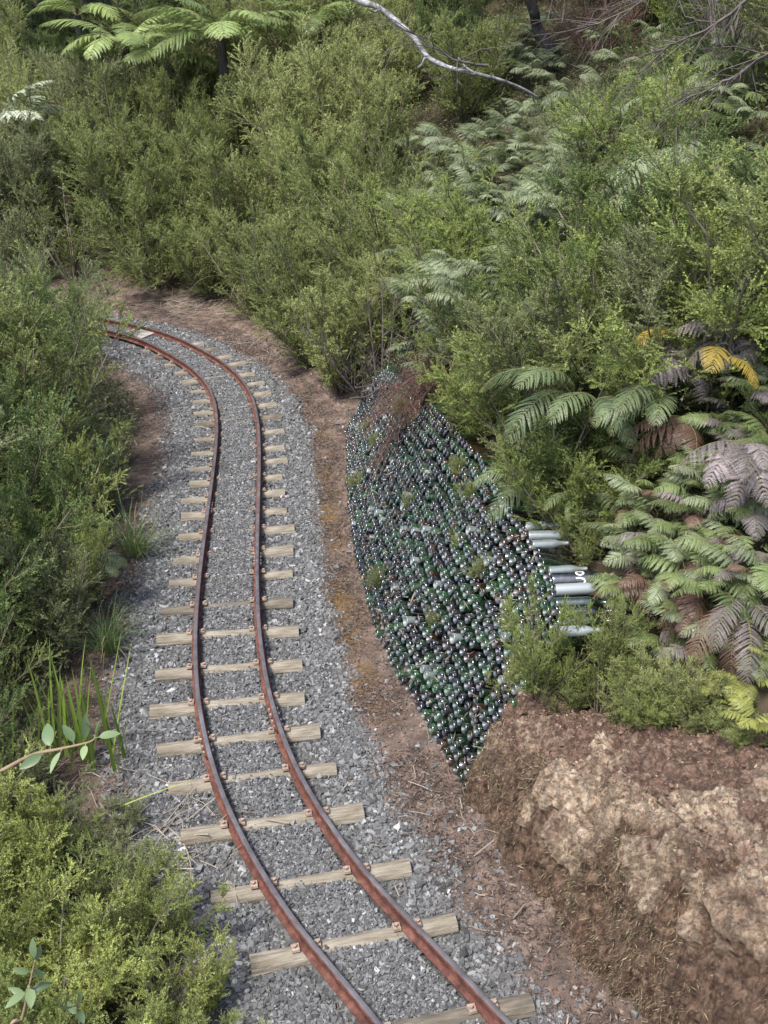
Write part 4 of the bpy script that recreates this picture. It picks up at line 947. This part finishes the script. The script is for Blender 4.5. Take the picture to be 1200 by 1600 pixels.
# --- fern beds
def fern_grid(poly, step, off, n, protos, mats, sc, label, group, face, seed, name='fern'):
    rng = np.random.default_rng(seed)
    xs = [p[0] for p in poly]; ys = [p[1] for p in poly]
    k = 0
    for b in np.arange(min(ys), max(ys), step*.8):
        for a in np.arange(min(xs), max(xs), step):
            aa, bb = a+rng.uniform(-.4, .4)*step, b+rng.uniform(-.4, .4)*step
            if not inpoly(aa, bb, poly): continue
            q = hit(aa, bb, off)
            put_fern(name, (q[0], q[1], q[2]+.02+rng.uniform(0, off)), n, protos, None, sc*rng.uniform(.85, 1.15), label, 'fern', group, face=face, spread=1.6, elev=(-5, 35), rng=rng, mats=mats); k += 1
    return k
DN = R(218)
fern_grid(FERNZONES[0], 27, .85, 8, FB, [M['bracken']]*3+[M['bracken_green']], .62, 'grey-green bracken fern in the large bed above the far half of the bottle wall', 'bracken in the large bed', DN, 1)
fern_grid(FERNZONES[1], 32, .45, 7, FB, [M['bracken']], .62, 'bracken fern on the slope just behind the bare grey branch', 'bracken behind the grey branch', DN, 2)
fern_grid(FERNZONES[2], 44, .5, 7, FB, [M['bracken'], M['bracken_green']], .62, 'arching fern at the upper right edge of the slope', 'ferns at the upper edge of the slope', DN, 3)
fern_grid(FERNZONES[3], 40, .45, 7, FB, [M['bracken_green'], M['bracken']], .62, 'bracken fern in the shade under the dead twigs', 'bracken under the dead twigs', DN, 4)
fern_grid(FERNZONES[4], 40, .3, 6, FB, [M['bracken_green']]*7+[M['bracken']]*4+[M['dead_rust'], M['dead_purple']], .36, 'bracken fern spreading above the clay bank, some fronds dead', 'bracken above the clay bank', DN, 5)
fern_grid(FERNZONES[5], 40, .2, 4, FB, [M['dead_purple'], M['bracken'], M['bracken']], .42, 'half-dead greyish fern hanging over the far top of the bottle wall', 'greyish ferns at the wall top', DN, 6)
def fern_at(px, py, off, n, protos, mats, sc, label, face=DN, spread=1.1, elev=(-10, 25), name='fern', cat='fern'):
    q = hit(px, py, off); return put_fern(name, (q[0], q[1], q[2]+off), n, protos, None, sc, label, cat, face=face, spread=spread, elev=elev, rng=prng, mats=mats)
fern_at(885, 505, .8, 6, FC, [M['comb']], .42, 'small crown of drooping comb fern fronds between two green shrubs')
fern_at(890, 620, .75, 5, FC, [M['comb']], .62, 'comb fern with long pale fronds hanging towards the wall middle')
fern_at(940, 640, .7, 3, FC, [M['comb']], .62, 'comb fern with narrow fronds beside the dark hollow', face=R(235))
fern_at(1030, 640, .6, 4, FC, [M['comb']], .62, 'comb fern whose long fronds hang straight down below the golden fronds', face=R(232), spread=.5)
fern_at(845, 770, .2, 4, FC, [M['comb']], .55, 'comb fern arching over the top row of bottles', face=R(200))
fern_at(900, 790, .25, 3, FC, [M['comb']], .4, 'comb fern fronds just above the bare white bottles', face=R(225), spread=.7)
fern_at(1090, 560, .6, 8, FB, [M['dead_purple']], .62, 'clump of dead purple-grey fern fronds beside the golden ones', elev=(-45, 0))
fern_at(1165, 530, .6, 5, FB, [M['dead_purple']], .6, 'dead grey fern at the edge above the purple-grey clump', elev=(-40, 5))
fern_at(1165, 700, .5, 7, FB, [M['dead_purple']], .55, 'dead pinkish-grey fern hanging over the bright bracken', elev=(-45, 5))
fern_at(1185, 790, .25, 5, FB, [M['dead_purple']], .5, 'lower dead grey fern beside the bright bracken', elev=(-40, 5))
fern_at(1160, 950, .2, 5, FC, [M['dead_purple'], M['dead_rust']], .45, 'dead mauve fern low down near the golden feathery plants', elev=(-40, 5))
fern_at(1075, 665, .45, 5, FB, [M['dead_rust']], .5, 'rust-brown dead fern under the purple-grey clump', elev=(-50, -10))
fern_at(1010, 920, .2, 6, FB, [M['dead_rust']], .42, 'rust-brown dead fern near the near end of the wall', elev=(-50, 5))
fern_at(1080, 930, .2, 6, FB, [M['dead_rust']], .45, 'rust-brown dead fern above the clay bank shoulder', elev=(-50, 5))
fern_at(1110, 890, .2, 4, FB, [M['dead_rust']], .42, 'reddish dead fern uppermost of the three rusty ones', elev=(-50, 5))
fern_at(1050, 540, .75, 2, FC, [M['gold']], .36, 'fern with golden-yellow fronds next to the dark shrub', face=R(215), spread=.3)
fern_at(1120, 570, .75, 2, FC, [M['gold']], .48, 'fern with a golden-orange frond hanging among dead grey fronds', face=R(265), spread=.5)
fern_at(150, 880, .35, 2, FC, [M['comb']], .4, 'small pale fern frond poking out of the dark thicket', face=R(330), spread=.5)
fern_at(1080, 275, .5, 6, FC, [M['comb'], M['bracken']], 1.2, 'broad arching fern frond sweeping down from the hill edge', face=R(220), spread=.7)
# golden feathery plants on the bank
for (px, py, n, sc, lab) in [(1165, 1095, 7, .26, 'golden feathery plant with drooping sprays above the clay bank'), (1165, 1205, 8, .25, 'golden-green feathery plant lowest on the clay bank'),
                             (1112, 1120, 4, .24, 'thin golden-green spray left of the golden feathery plants'), (1195, 1060, 5, .26, 'uppermost golden feathery plant at the hill edge')]:
    q = hit(px, py); z = surf_z(q[0], q[1])
    put_fern('club_moss', (q[0], q[1], z+.06), n, FB, M['club'], sc, lab, 'feathery plant', spread=3, elev=(-10, 45), rng=prng)
# --- tree ferns along the top
def tree_fern(px, py, off, n, sc, label, mat='treefern', elev=(0, 30), trunk=.8):
    q = hit(px, py, off); r = empty('tree_fern', (q[0], q[1], q[2]))
    V, F = tube(spline([(0, 0, -.1), (.03, .02, off*.5), (0, 0, off)], 12), np.linspace(.10, .075, 12), 9); link('trunk', make_mesh('trunk', V, F, M['bark_dark']), r)
    for k in range(n):
        link('frond', FT_[k % 3], r, loc=(0, 0, off), rot=(prng.normal()*.15, R(-prng.uniform(*elev)), k/n*6.283+prng.normal()*.15), scale=sc*prng.uniform(.85, 1.1), mat=M[mat])
    return tag(r, label, 'tree fern')
tree_fern(345, 66, 1.7, 13, .95, 'largest lime-green tree fern at the hilltop, in the middle of the fern row')
tree_fern(195, 72, 1.6, 11, .9, 'lime-green tree fern at the hilltop beneath the thin dark trunk')
tree_fern(265, 100, 1.1, 9, .85, 'small lower tree fern with fronds lying on the scrub')
tree_fern(500, 40, 1.3, 11, .75, 'tree fern half hidden behind shrubs near the grey trunk')
tree_fern(120, 25, 1.2, 9, .75, 'tree fern in the dark gap between the dark trunks')
q = hit(-5, 215, .9); r = empty('tree_fern', (q[0], q[1], q[2]))
V, F = tube(spline([(0, 0, -.1), (.02, 0, .3), (0, 0, .9)], 10), .08, 8); link('trunk', make_mesh('trunk', V, F, M['bark_dark']), r)
for k, (az, el) in enumerate([(-15, 38), (12, 20), (60, 30), (140, 30), (200, 30), (260, 25), (-45, 15)]):
    link('frond', FT_[k % 3], r, loc=(0, 0, .95), rot=(0, R(-el), R(az)), scale=1.0, mat=M['silver'])
tag(r, 'pale silvery tree fern reaching in from the side, two fronds showing', 'tree fern')
# --- trunks on the hilltop
def trunk_tree(pts, r0, r1, label, mat, crown=None, name='tree'):
    """pts: image points of the trunk from its foot upward; the foot stands on the slope"""
    q = hit(*pts[0]); D = q[1]
    P = [q-np.array([0, 0, .1])]
    for (a, b) in pts[1:]:
        d = ray(a, b); t = (D+.02)/d[1]; P.append(np.array([d[0]*t, d[1]*t+prng.normal()*.1, CAM_H+d[2]*t]))
    P = np.array(P); o = empty(name, tuple(P[0])); C = spline(P-P[0], 26)
    V, F = tube(C, np.linspace(r0, r1, 26)*(1+.12*fbm(np.arange(26)*.7, np.zeros(26), seed=int(pts[0][0]))), 9); link('trunk', make_mesh('trunk', V, F, mat), o)
    if crown:
        for k in range(4):
            w = crown*prng.uniform(.8, 1.2)
            f = link('crown', UPR[k % 3][0], o, loc=tuple(C[-1]+np.array([prng.normal()*.5, prng.normal()*.5, -.35+prng.normal()*.3])), rot=(prng.normal()*.3, prng.normal()*.3, k*1.7), scale=w, mat=M['manuka_deep'])
    return tag(o, label, 'tree')
trunk_tree([(207, 45), (203, 20), (196, -10), (188, -70), (185, -150)], .07, .05, 'slim dark tree trunk rising beside the tree ferns at the hilltop', M['bark_dark'], 1.6)
trunk_tree([(140, 60), (138, 30), (128, 0), (118, -40), (105, -150)], .14, .09, 'thick leaning dark trunk in the hilltop gap', M['bark_dark'], 1.8)
trunk_tree([(18, 90), (22, 50), (18, 0), (12, -60), (14, -150)], .10, .08, 'dark upright trunk at the left end of the hilltop', M['bark_dark'], 1.8)
trunk_tree([(60, 60), (52, 30), (60, 0), (72, -40), (70, -140)], .07, .05, 'thin dark trunk between the thick leaning one and the end one', M['bark_dark'], 1.5)
trunk_tree([(547, 60), (545, 25), (541, -10), (548, -70), (545, -150)], .09, .07, 'pale grey trunk standing near the upper end of the bare branch', M['bark_grey'], 1.5)
trunk_tree([(868, 110), (860, 80), (842, 45), (832, 10), (800, -60), (780, -130)], .10, .07, 'short gnarled dark trunk among bracken above the bottle wall', M['bark_dark'], 1.3)
# --- bare grey branch fallen against the slope
PB = [(470, -95, 9.8), (520, -35, 9.6), (560, 0, 9.4), (592, 12, 9.3), (625, 38, 9.2), (648, 60, 9.1), (668, 88, 9.0), (690, 101, 8.9), (722, 111, 8.8), (752, 117, 8.75), (785, 126, 8.8), (815, 138, 8.9), (840, 152, 9.0)]
P = np.array([at_t(a, b, t) for a, b, t in PB]); o = empty('fallen_branch', tuple(P[-1])); C = spline(P-P[-1], 70)
V, F = tube(C, np.linspace(.032, .011, 70)*(1+.25*fbm(np.arange(70)*.5, np.zeros(70), seed=3)), 10); link('limb', make_mesh('limb', V, F, M['bark_grey'], smooth=True), o)
for k in (18, 34, 50):
    d = norm(prng.normal(size=3)); V, F = tube(np.array([C[k], C[k]+d*.10, C[k]+d*.18+np.array([0, 0, .04])]), [.014, .010, .005], 6); link('twig', make_mesh('twig', V, F, M['bark_grey']), o)
tag(o, 'bare weathered grey branch snaking down over the upper slope', 'branch')
# --- dead twiggy branches hanging in at the upper right
def twiggy(base, tip, label, seed, t0, t1, n=17):
    rng = np.random.default_rng(seed); A, B = at_t(*base, t0), at_t(*tip, t1)
    o = empty('dead_branch', tuple(A)); s = np.linspace(0, 1, 14)[:, None]
    C = (B-A)*s+np.array([0, 0, -.25])*s*(1-s)+.05*np.c_[fbm(s[:, 0]*4, s[:, 0]*0, seed=seed), fbm(s[:, 0]*4, s[:, 0]*0+5, seed=seed), fbm(s[:, 0]*4, s[:, 0]*0+9, seed=seed)]
    V, F = tube(C, np.linspace(.016, .004, 14), 6); link('limb', make_mesh('limb', V, F, M['dead_wood']), o)
    parts = []
    for k in range(n):
        i = rng.integers(2, 13); d = norm(norm(C[-1]-C[0])+rng.normal(size=3)*.75); L_ = rng.uniform(.2, .55)
        Q = np.array([C[i], C[i]+d*L_*.5+rng.normal(size=3)*.02, C[i]+d*L_+np.array([0, 0, -.06])]); parts.append(tube(Q, [.0045, .003, .0015], 4, False))
        for q in range(3):
            d2 = norm(d+rng.normal(size=3)*.7); s_ = Q[1]+(Q[2]-Q[1])*rng.random(); parts.append(tube(np.array([s_, s_+d2*L_*.2, s_+d2*L_*.4]), [.003, .0025, .001], 3, False))
    V, F = merge(parts); link('twigs', make_mesh('twigs', V, F, M['dead_wood']), o)
    return tag(o, label, 'dead branch')
twiggy((1245, -60), (985, 95), 'dead dark branch with fine twigs crossing the upper corner of the slope', 5, 6.4, 6.8)
twiggy((1150, -80), (900, 40), 'higher dead branch with bare twigs above the ferns', 6, 6.9, 7.2)
twiggy((1260, 40), (1060, 150), 'lower dead branch with bare twigs over the shaded bracken', 7, 6.0, 6.4)
twiggy((760, 105), (640, 40), 'thin dead spray poking up beside the bare grey branch', 8, 8.6, 8.4, 14)
# --- dead brown branch lying on the bottles, and dry sticks over the far end of the wall
for (p0, z0, p1, z1, sc, lab) in [((705, 588), 1.02, (600, 722), .60, 1.15, 'dry brown brushwood branch fallen across the far part of the bottle wall'),
                                  ((690, 580), 1.0, (628, 672), .84, 1.0, 'upper dry brown branch resting on the far wall top')]:
    A, B = on_z(*p0, z0)+np.array([0, 0, .10]), on_z(*p1, z1)+np.array([-.03, 0, .10]); d = Vector(B-A).normalized(); L_ = np.linalg.norm(B-A)
    r = empty('dry_branch', tuple(A)); r.rotation_mode = 'QUATERNION'; r.rotation_quaternion = d.to_track_quat('Z', 'Y'); r.scale = (L_*.5*sc, L_*.5*sc, L_*sc)
    link('dry_leaves', DRYP[0][0], r); link('stems', DRYP[0][1], r); tag(r, lab, 'dead branch')
parts = []
for (a, b) in [((548, 622), (600, 592)), ((556, 606), (606, 588)), ((565, 612), (585, 590)), ((590, 598), (640, 588))]:
    A, B = on_z(*a, .72), on_z(*b, .80)
    parts.append(tube(spline([A, (A+B)/2+prng.normal(size=3)*.05, B], 12), np.linspace(.009, .005, 12), 5))
for k, lab in enumerate(['lowest dry stick over the far end of the bottle wall', 'second dry stick lying over the far end of the wall', 'short dry stick crossing the far end of the wall', 'dry stick along the very top of the far wall end']):
    V, F = parts[k]; tag(link('stick', make_mesh('stick', V, F, M['dead_wood'])), lab, 'stick')
# --- sedges and flax
for k, (px, py, off, sc, lab) in enumerate([(95, 680, .5, 1.0, 'arching sedge clump in the dark thicket beside the track'), (60, 640, .5, .9, 'second arching sedge clump deeper in the thicket'), (330, 360, .5, 1.5, 'large arching sedge clump on the slope behind the bend'),
        (390, 420, .5, 1.4, 'bright green sedge clump just above the bend'), (225, 305, .5, 1.35, 'straw-tinged sedge clump on the far hillside'), (460, 350, .5, 1.2, 'dry-bladed sedge clump between pale plumed shrubs'),
        (290, 330, .4, 1.2, 'sedge clump beside the large arching one'), (120, 720, .4, .7, 'small sedge clump at the foot of the thicket'), (205, 830, .25, .6, 'pale sedge clump at the ballast edge before the bright low shrubs'), (165, 985, .2, .5, 'low sedge clump at the ballast edge near the flax-like tuft')]):
    q = hit(px, py, off); put_sedge((q[0], q[1], q[2]), sc, lab, k)
q = on_z(120, 1190, 0); r = empty('flax_tuft', (q[0], q[1], hz(q[0], q[1])-.02), (0, 0, 1.0), (1.2, 1.2, 1.3)); link('blades', FLAX, r); tag(r, 'upright bright green flax-like tuft behind the broad-leaved twig', 'flax')
q = on_z(120, 1275, 0); r = empty('sedge_clump', (q[0], q[1], hz(q[0], q[1])), (0, 0, 0), 1)
V, F, t = blades(333, 9, (.55, .8), .012, (42, 62), (.05, .25), .03); ang = R(35)
link('blades', make_mesh('blades', V[:, [0, 1, 2]], F, M['flax'], tint=t), r); tag(r, 'few long green blades leaning out over the ballast', 'sedge')
# --- broad-leaved twigs
def broad_leaf(L_, W, rng):
    n = 9; s = np.linspace(0, 1, n); w = W*np.sin(np.pi*s**.85)**.8; w[0] = w[-1] = .0005
    c = np.c_[s*L_, np.zeros(n), -.18*L_*s**2]
    V = np.stack([c+np.c_[np.zeros(n), -w/2, .10*w], c, c+np.c_[np.zeros(n), w/2, .10*w]], 1).reshape(-1, 3)
    i = np.arange(n-1)*3
    return V, np.vstack([np.stack([i, i+1, i+4, i+3], 1), np.stack([i+1, i+2, i+5, i+4], 1)])
def rotm(ax, a): return np.array(Matrix.Rotation(a, 3, ax))
def broad_plant(name, path, leaves, label, foot):
    """path: image points with distance; leaves: (path fraction, size, heading, pitch)"""
    rng = np.random.default_rng(len(path)+abs(int(path[0][0])))
    P = np.array([foot]+[at_t(*p) for p in path]); C = spline(P, 60); o = empty(name, tuple(P[0]))
    V, F = tube(C-P[0], np.linspace(.007, .0018, 60), 7); link('stem', make_mesh('stem', V, F, M['stem_tan'], smooth=True), o)
    for (f, sz, az, pt) in leaves:
        sz *= rng.uniform(.5, .95); c = C[int(f*59)]-P[0]; V, F = broad_leaf(sz, sz*rng.uniform(.36, .52), rng)
        Rm = rotm('Z', az) @ rotm('Y', -pt) @ rotm('X', rng.normal()*.75)
        V = np.c_[V[:, 0]+sz*.18, V[:, 1:]]; V = V@Rm.T+c
        st = tube(np.array([c, Rm@np.array([sz*.2, 0, 0])+c]), [.0018, .0014], 4, False)
        o2 = len(V); Vm = np.vstack([V, st[0]]); Fm = np.vstack([F, st[1][0]+o2])
        lf = make_mesh('leaf', Vm, Fm, M['broad'], tint=np.full(len(Vm), np.clip(.5+.22*rng.normal(), 0, 1)), smooth=True); link('leaf', lf, o)
    return tag(o, label, 'broad-leaved plant')
broad_plant('broadleaf_branch', [(-60, 1240, 2.35), (0, 1206, 2.3), (50, 1180, 2.28), (95, 1170, 2.27), (138, 1160, 2.27), (150, 1152, 2.27)],
            [(.62, .07, 2.0, .5), (.68, .06, -1.9, -.3), (.76, .055, 2.3, .7), (.80, .07, 1.5, .9), (.83, .065, -1.5, -.1), (.98, .062, .25, .15), (.98, .045, 1.4, .8), (.99, .05, 2.2, .5), (.58, .07, -2.4, -.2)],
            'pale broad-leaved twig reaching in front of the flax-like tuft', np.array([-1.35, 1.75, .0]))
broad_plant('broadleaf_sapling', [(20, 1640, 2.75), (35, 1590, 2.7), (45, 1545, 2.66), (55, 1500, 2.62)],
            [(.70, .07, 3.0, .3), (.72, .07, .4, .2), (.78, .065, -1.2, .0), (.82, .07, 2.0, .5), (.86, .07, .0, .5), (.9, .065, 3.4, .4), (.94, .06, -.8, .3), (.97, .06, 1.0, .9), (.99, .065, 1.9, 1.2), (.76, .07, -2.2, .1)],
            'broad-leaved sapling in the near corner among yellow-green shrubs', np.array([-1.12, 2.02, .0]))
broad_plant('broadleaf_sapling', [(130, 1640, 2.9), (125, 1600, 2.85), (120, 1570, 2.8)], [(.7, .07, .3, .4), (.8, .065, 2.5, .3), (.9, .065, -1, .3), (.97, .06, 1.2, .8), (.99, .06, -2.4, .5)],
            'smaller broad-leaved sapling beside the near-corner one', np.array([-.98, 2.15, .0]))
# --- leaf litter, straw and low undergrowth (uncountable)
def litter():
    rng = np.random.default_rng(8); pts = []
    n = 130000; s = CLS[-1]*rng.random(n)**1.1; i = np.clip(np.searchsorted(CLS, s), 0, len(CLS)-1)
    side = rng.random(n) < .55
    yy_ = CLD[i, 1]
    e = np.where(side, RL(yy_)+.05+np.abs(rng.normal(size=n))*.27, -(.66+np.abs(rng.normal(size=n))*.28))
    on = rng.random(n) < .07; e = np.where(on, rng.uniform(-.6, .55, n), e)
    P = CLD[i]+CLN[i]*e[:, None]
    _, d = near(P, FD, FN)
    nz = fbm(P[:, 0]*3, P[:, 1]*3, seed=71)
    k = (d < .25)&(rng.random(n) < np.clip(.55+1.3*nz, .05, 1)); P = P[k]
    Z = height(P[:, 0], P[:, 1])+rng.uniform(.002, .02, len(P))
    D = np.c_[rng.normal(size=(len(P), 2)), rng.normal(size=len(P))*.25]
    V, F = leaf_quads(np.c_[P, Z], D, rng.lognormal(math.log(.026), .5, len(P)), rng.uniform(.0025, .008, len(P)), rng)
    t = np.repeat(np.clip(.42+.24*rng.normal(size=len(P)), 0, 1), 4)
    tag(link('leaf_litter', make_mesh('leaf_litter', V, F, M['litter'], tint=t)), 'brown fallen leaves and twigs along both edges of the ballast', 'leaf litter', kind='stuff')
    # pale straw: near the nearest sleepers' left ends and at the far bend
    parts = []; tt = []
    for (px, py, n, sp, ln) in [(255, 1300, 55, .22, .26), (300, 1380, 26, .18, .2), (345, 487, 130, .55, .5), (290, 480, 80, .4, .4), (250, 470, 50, .5, .4), (430, 560, 40, .4, .4), (700, 1330, 16, .3, .14), (640, 1220, 14, .3, .14), (150, 1180, 24, .2, .25), (280, 700, 22, .3, .25)]:
        c = on_z(px, py, 0)
        for _ in range(n):
            q = c[:2]+rng.normal(size=2)*sp*np.array([1, .8]); L_ = ln*rng.uniform(.3, 1.1); a = rng.uniform(0, 6.28); d = np.array([math.cos(a), math.sin(a)])*L_
            z0 = hz(*q)+.012; z1 = hz(*(q+d))+.012+abs(rng.normal())*.03
            m_ = (np.r_[q, z0]+np.r_[q+d, z1])/2+np.array([0, 0, .012])+rng.normal(size=3)*.01
            V, F = tube(np.array([np.r_[q, z0], m_, np.r_[q+d, z1]]), rng.uniform(.0015, .0035), 4, False); parts.append((V, F)); tt.append(np.full(len(V), np.clip(.5+.25*rng.normal(), 0, 1)))
    V, F = merge(parts); tag(link('straw_litter', make_mesh('straw_litter', V, F, M['straw'], tint=np.concatenate(tt))), 'pale dry straws and twigs scattered beside the track', 'straw', kind='stuff')
    # low undergrowth on every slope
    n = 620000; X = rng.uniform(-12, 6.5, n); Y = 2.2+20*rng.random(n)**1.4
    Q = np.stack([X, Y], 1); _, d = near(Q, FD, FN); _, e = near(Q, CLD, CLN)
    k = ((d > np.where(Y < 9.6, 1.0, .3))&~((Y < 4.2)&(d < 1.5))) | ((d < 0)&(e < -1.05))
    Q = Q[k]; Z = height(Q[:, 0], Q[:, 1])+rng.uniform(0, .22, len(Q))
    D = rng.normal(size=(len(Q), 3)); D[:, 2] = np.abs(D[:, 2])*.8
    V, F = leaf_quads(np.c_[Q, Z], D, rng.uniform(.025, .08, len(Q)), rng.uniform(.008, .022, len(Q)), rng)
    t = np.repeat(np.clip(.4+.22*rng.normal(size=len(Q)), 0, 1), 4)
    tag(link('undergrowth', make_mesh('undergrowth', V, F, M['under'], tint=t)), 'low leafy ground cover beneath the shrubs and ferns', 'undergrowth', kind='stuff')
litter()

# ------------------------------------------------------------------ light, sky, camera
SUN = np.array([-.34, -.36, .87]); SUN = SUN/np.linalg.norm(SUN)
w = bpy.data.worlds.new('World'); scene.world = w; w.use_nodes = True; nt = w.node_tree; nt.nodes.clear()
sky = nt.nodes.new('ShaderNodeTexSky'); sky.sky_type = 'NISHITA'; sky.sun_disc = False
el = math.asin(SUN[2]); az = math.atan2(SUN[0], SUN[1])
sky.sun_elevation = el; sky.sun_rotation = az; sky.air_density = 1.0; sky.dust_density = 2.5; sky.ozone_density = 1.0
bg = nt.nodes.new('ShaderNodeBackground'); bg.inputs[1].default_value = .15
wo = nt.nodes.new('ShaderNodeOutputWorld'); nt.links.new(sky.outputs[0], bg.inputs[0]); nt.links.new(bg.outputs[0], wo.inputs[0])
ld = bpy.data.lights.new('sun', 'SUN'); ld.energy = 3.0; ld.angle = R(9); ld.color = (1.0, .965, .91)
lo = bpy.data.objects.new('sun', ld); COL.objects.link(lo); lo.rotation_mode = 'QUATERNION'; lo.rotation_quaternion = Vector(SUN).to_track_quat('Z', 'Y'); lo.location = tuple(SUN*30)
cd = bpy.data.cameras.new('camera'); cd.sensor_fit = 'VERTICAL'; cd.sensor_height = 36; cd.lens = 35; cd.clip_start = .05; cd.clip_end = 500
co = bpy.data.objects.new('camera', cd); COL.objects.link(co); co.location = (0, 0, CAM_H); co.rotation_euler = (R(90)-PITCH, 0, 0)
scene.camera = co
scene.view_settings.view_transform = 'Standard'; scene.view_settings.look = 'None'; scene.view_settings.exposure = 1.2; scene.view_settings.gamma = 1
scene.cycles.max_bounces = 8; scene.cycles.diffuse_bounces = 5; scene.cycles.glossy_bounces = 2; scene.cycles.transmission_bounces = 4
scene.cycles.use_denoising = True
print('things', len([o for o in COL.objects if o.parent is None]), 'shrubs', nshrub, 'bottles', len(allb))
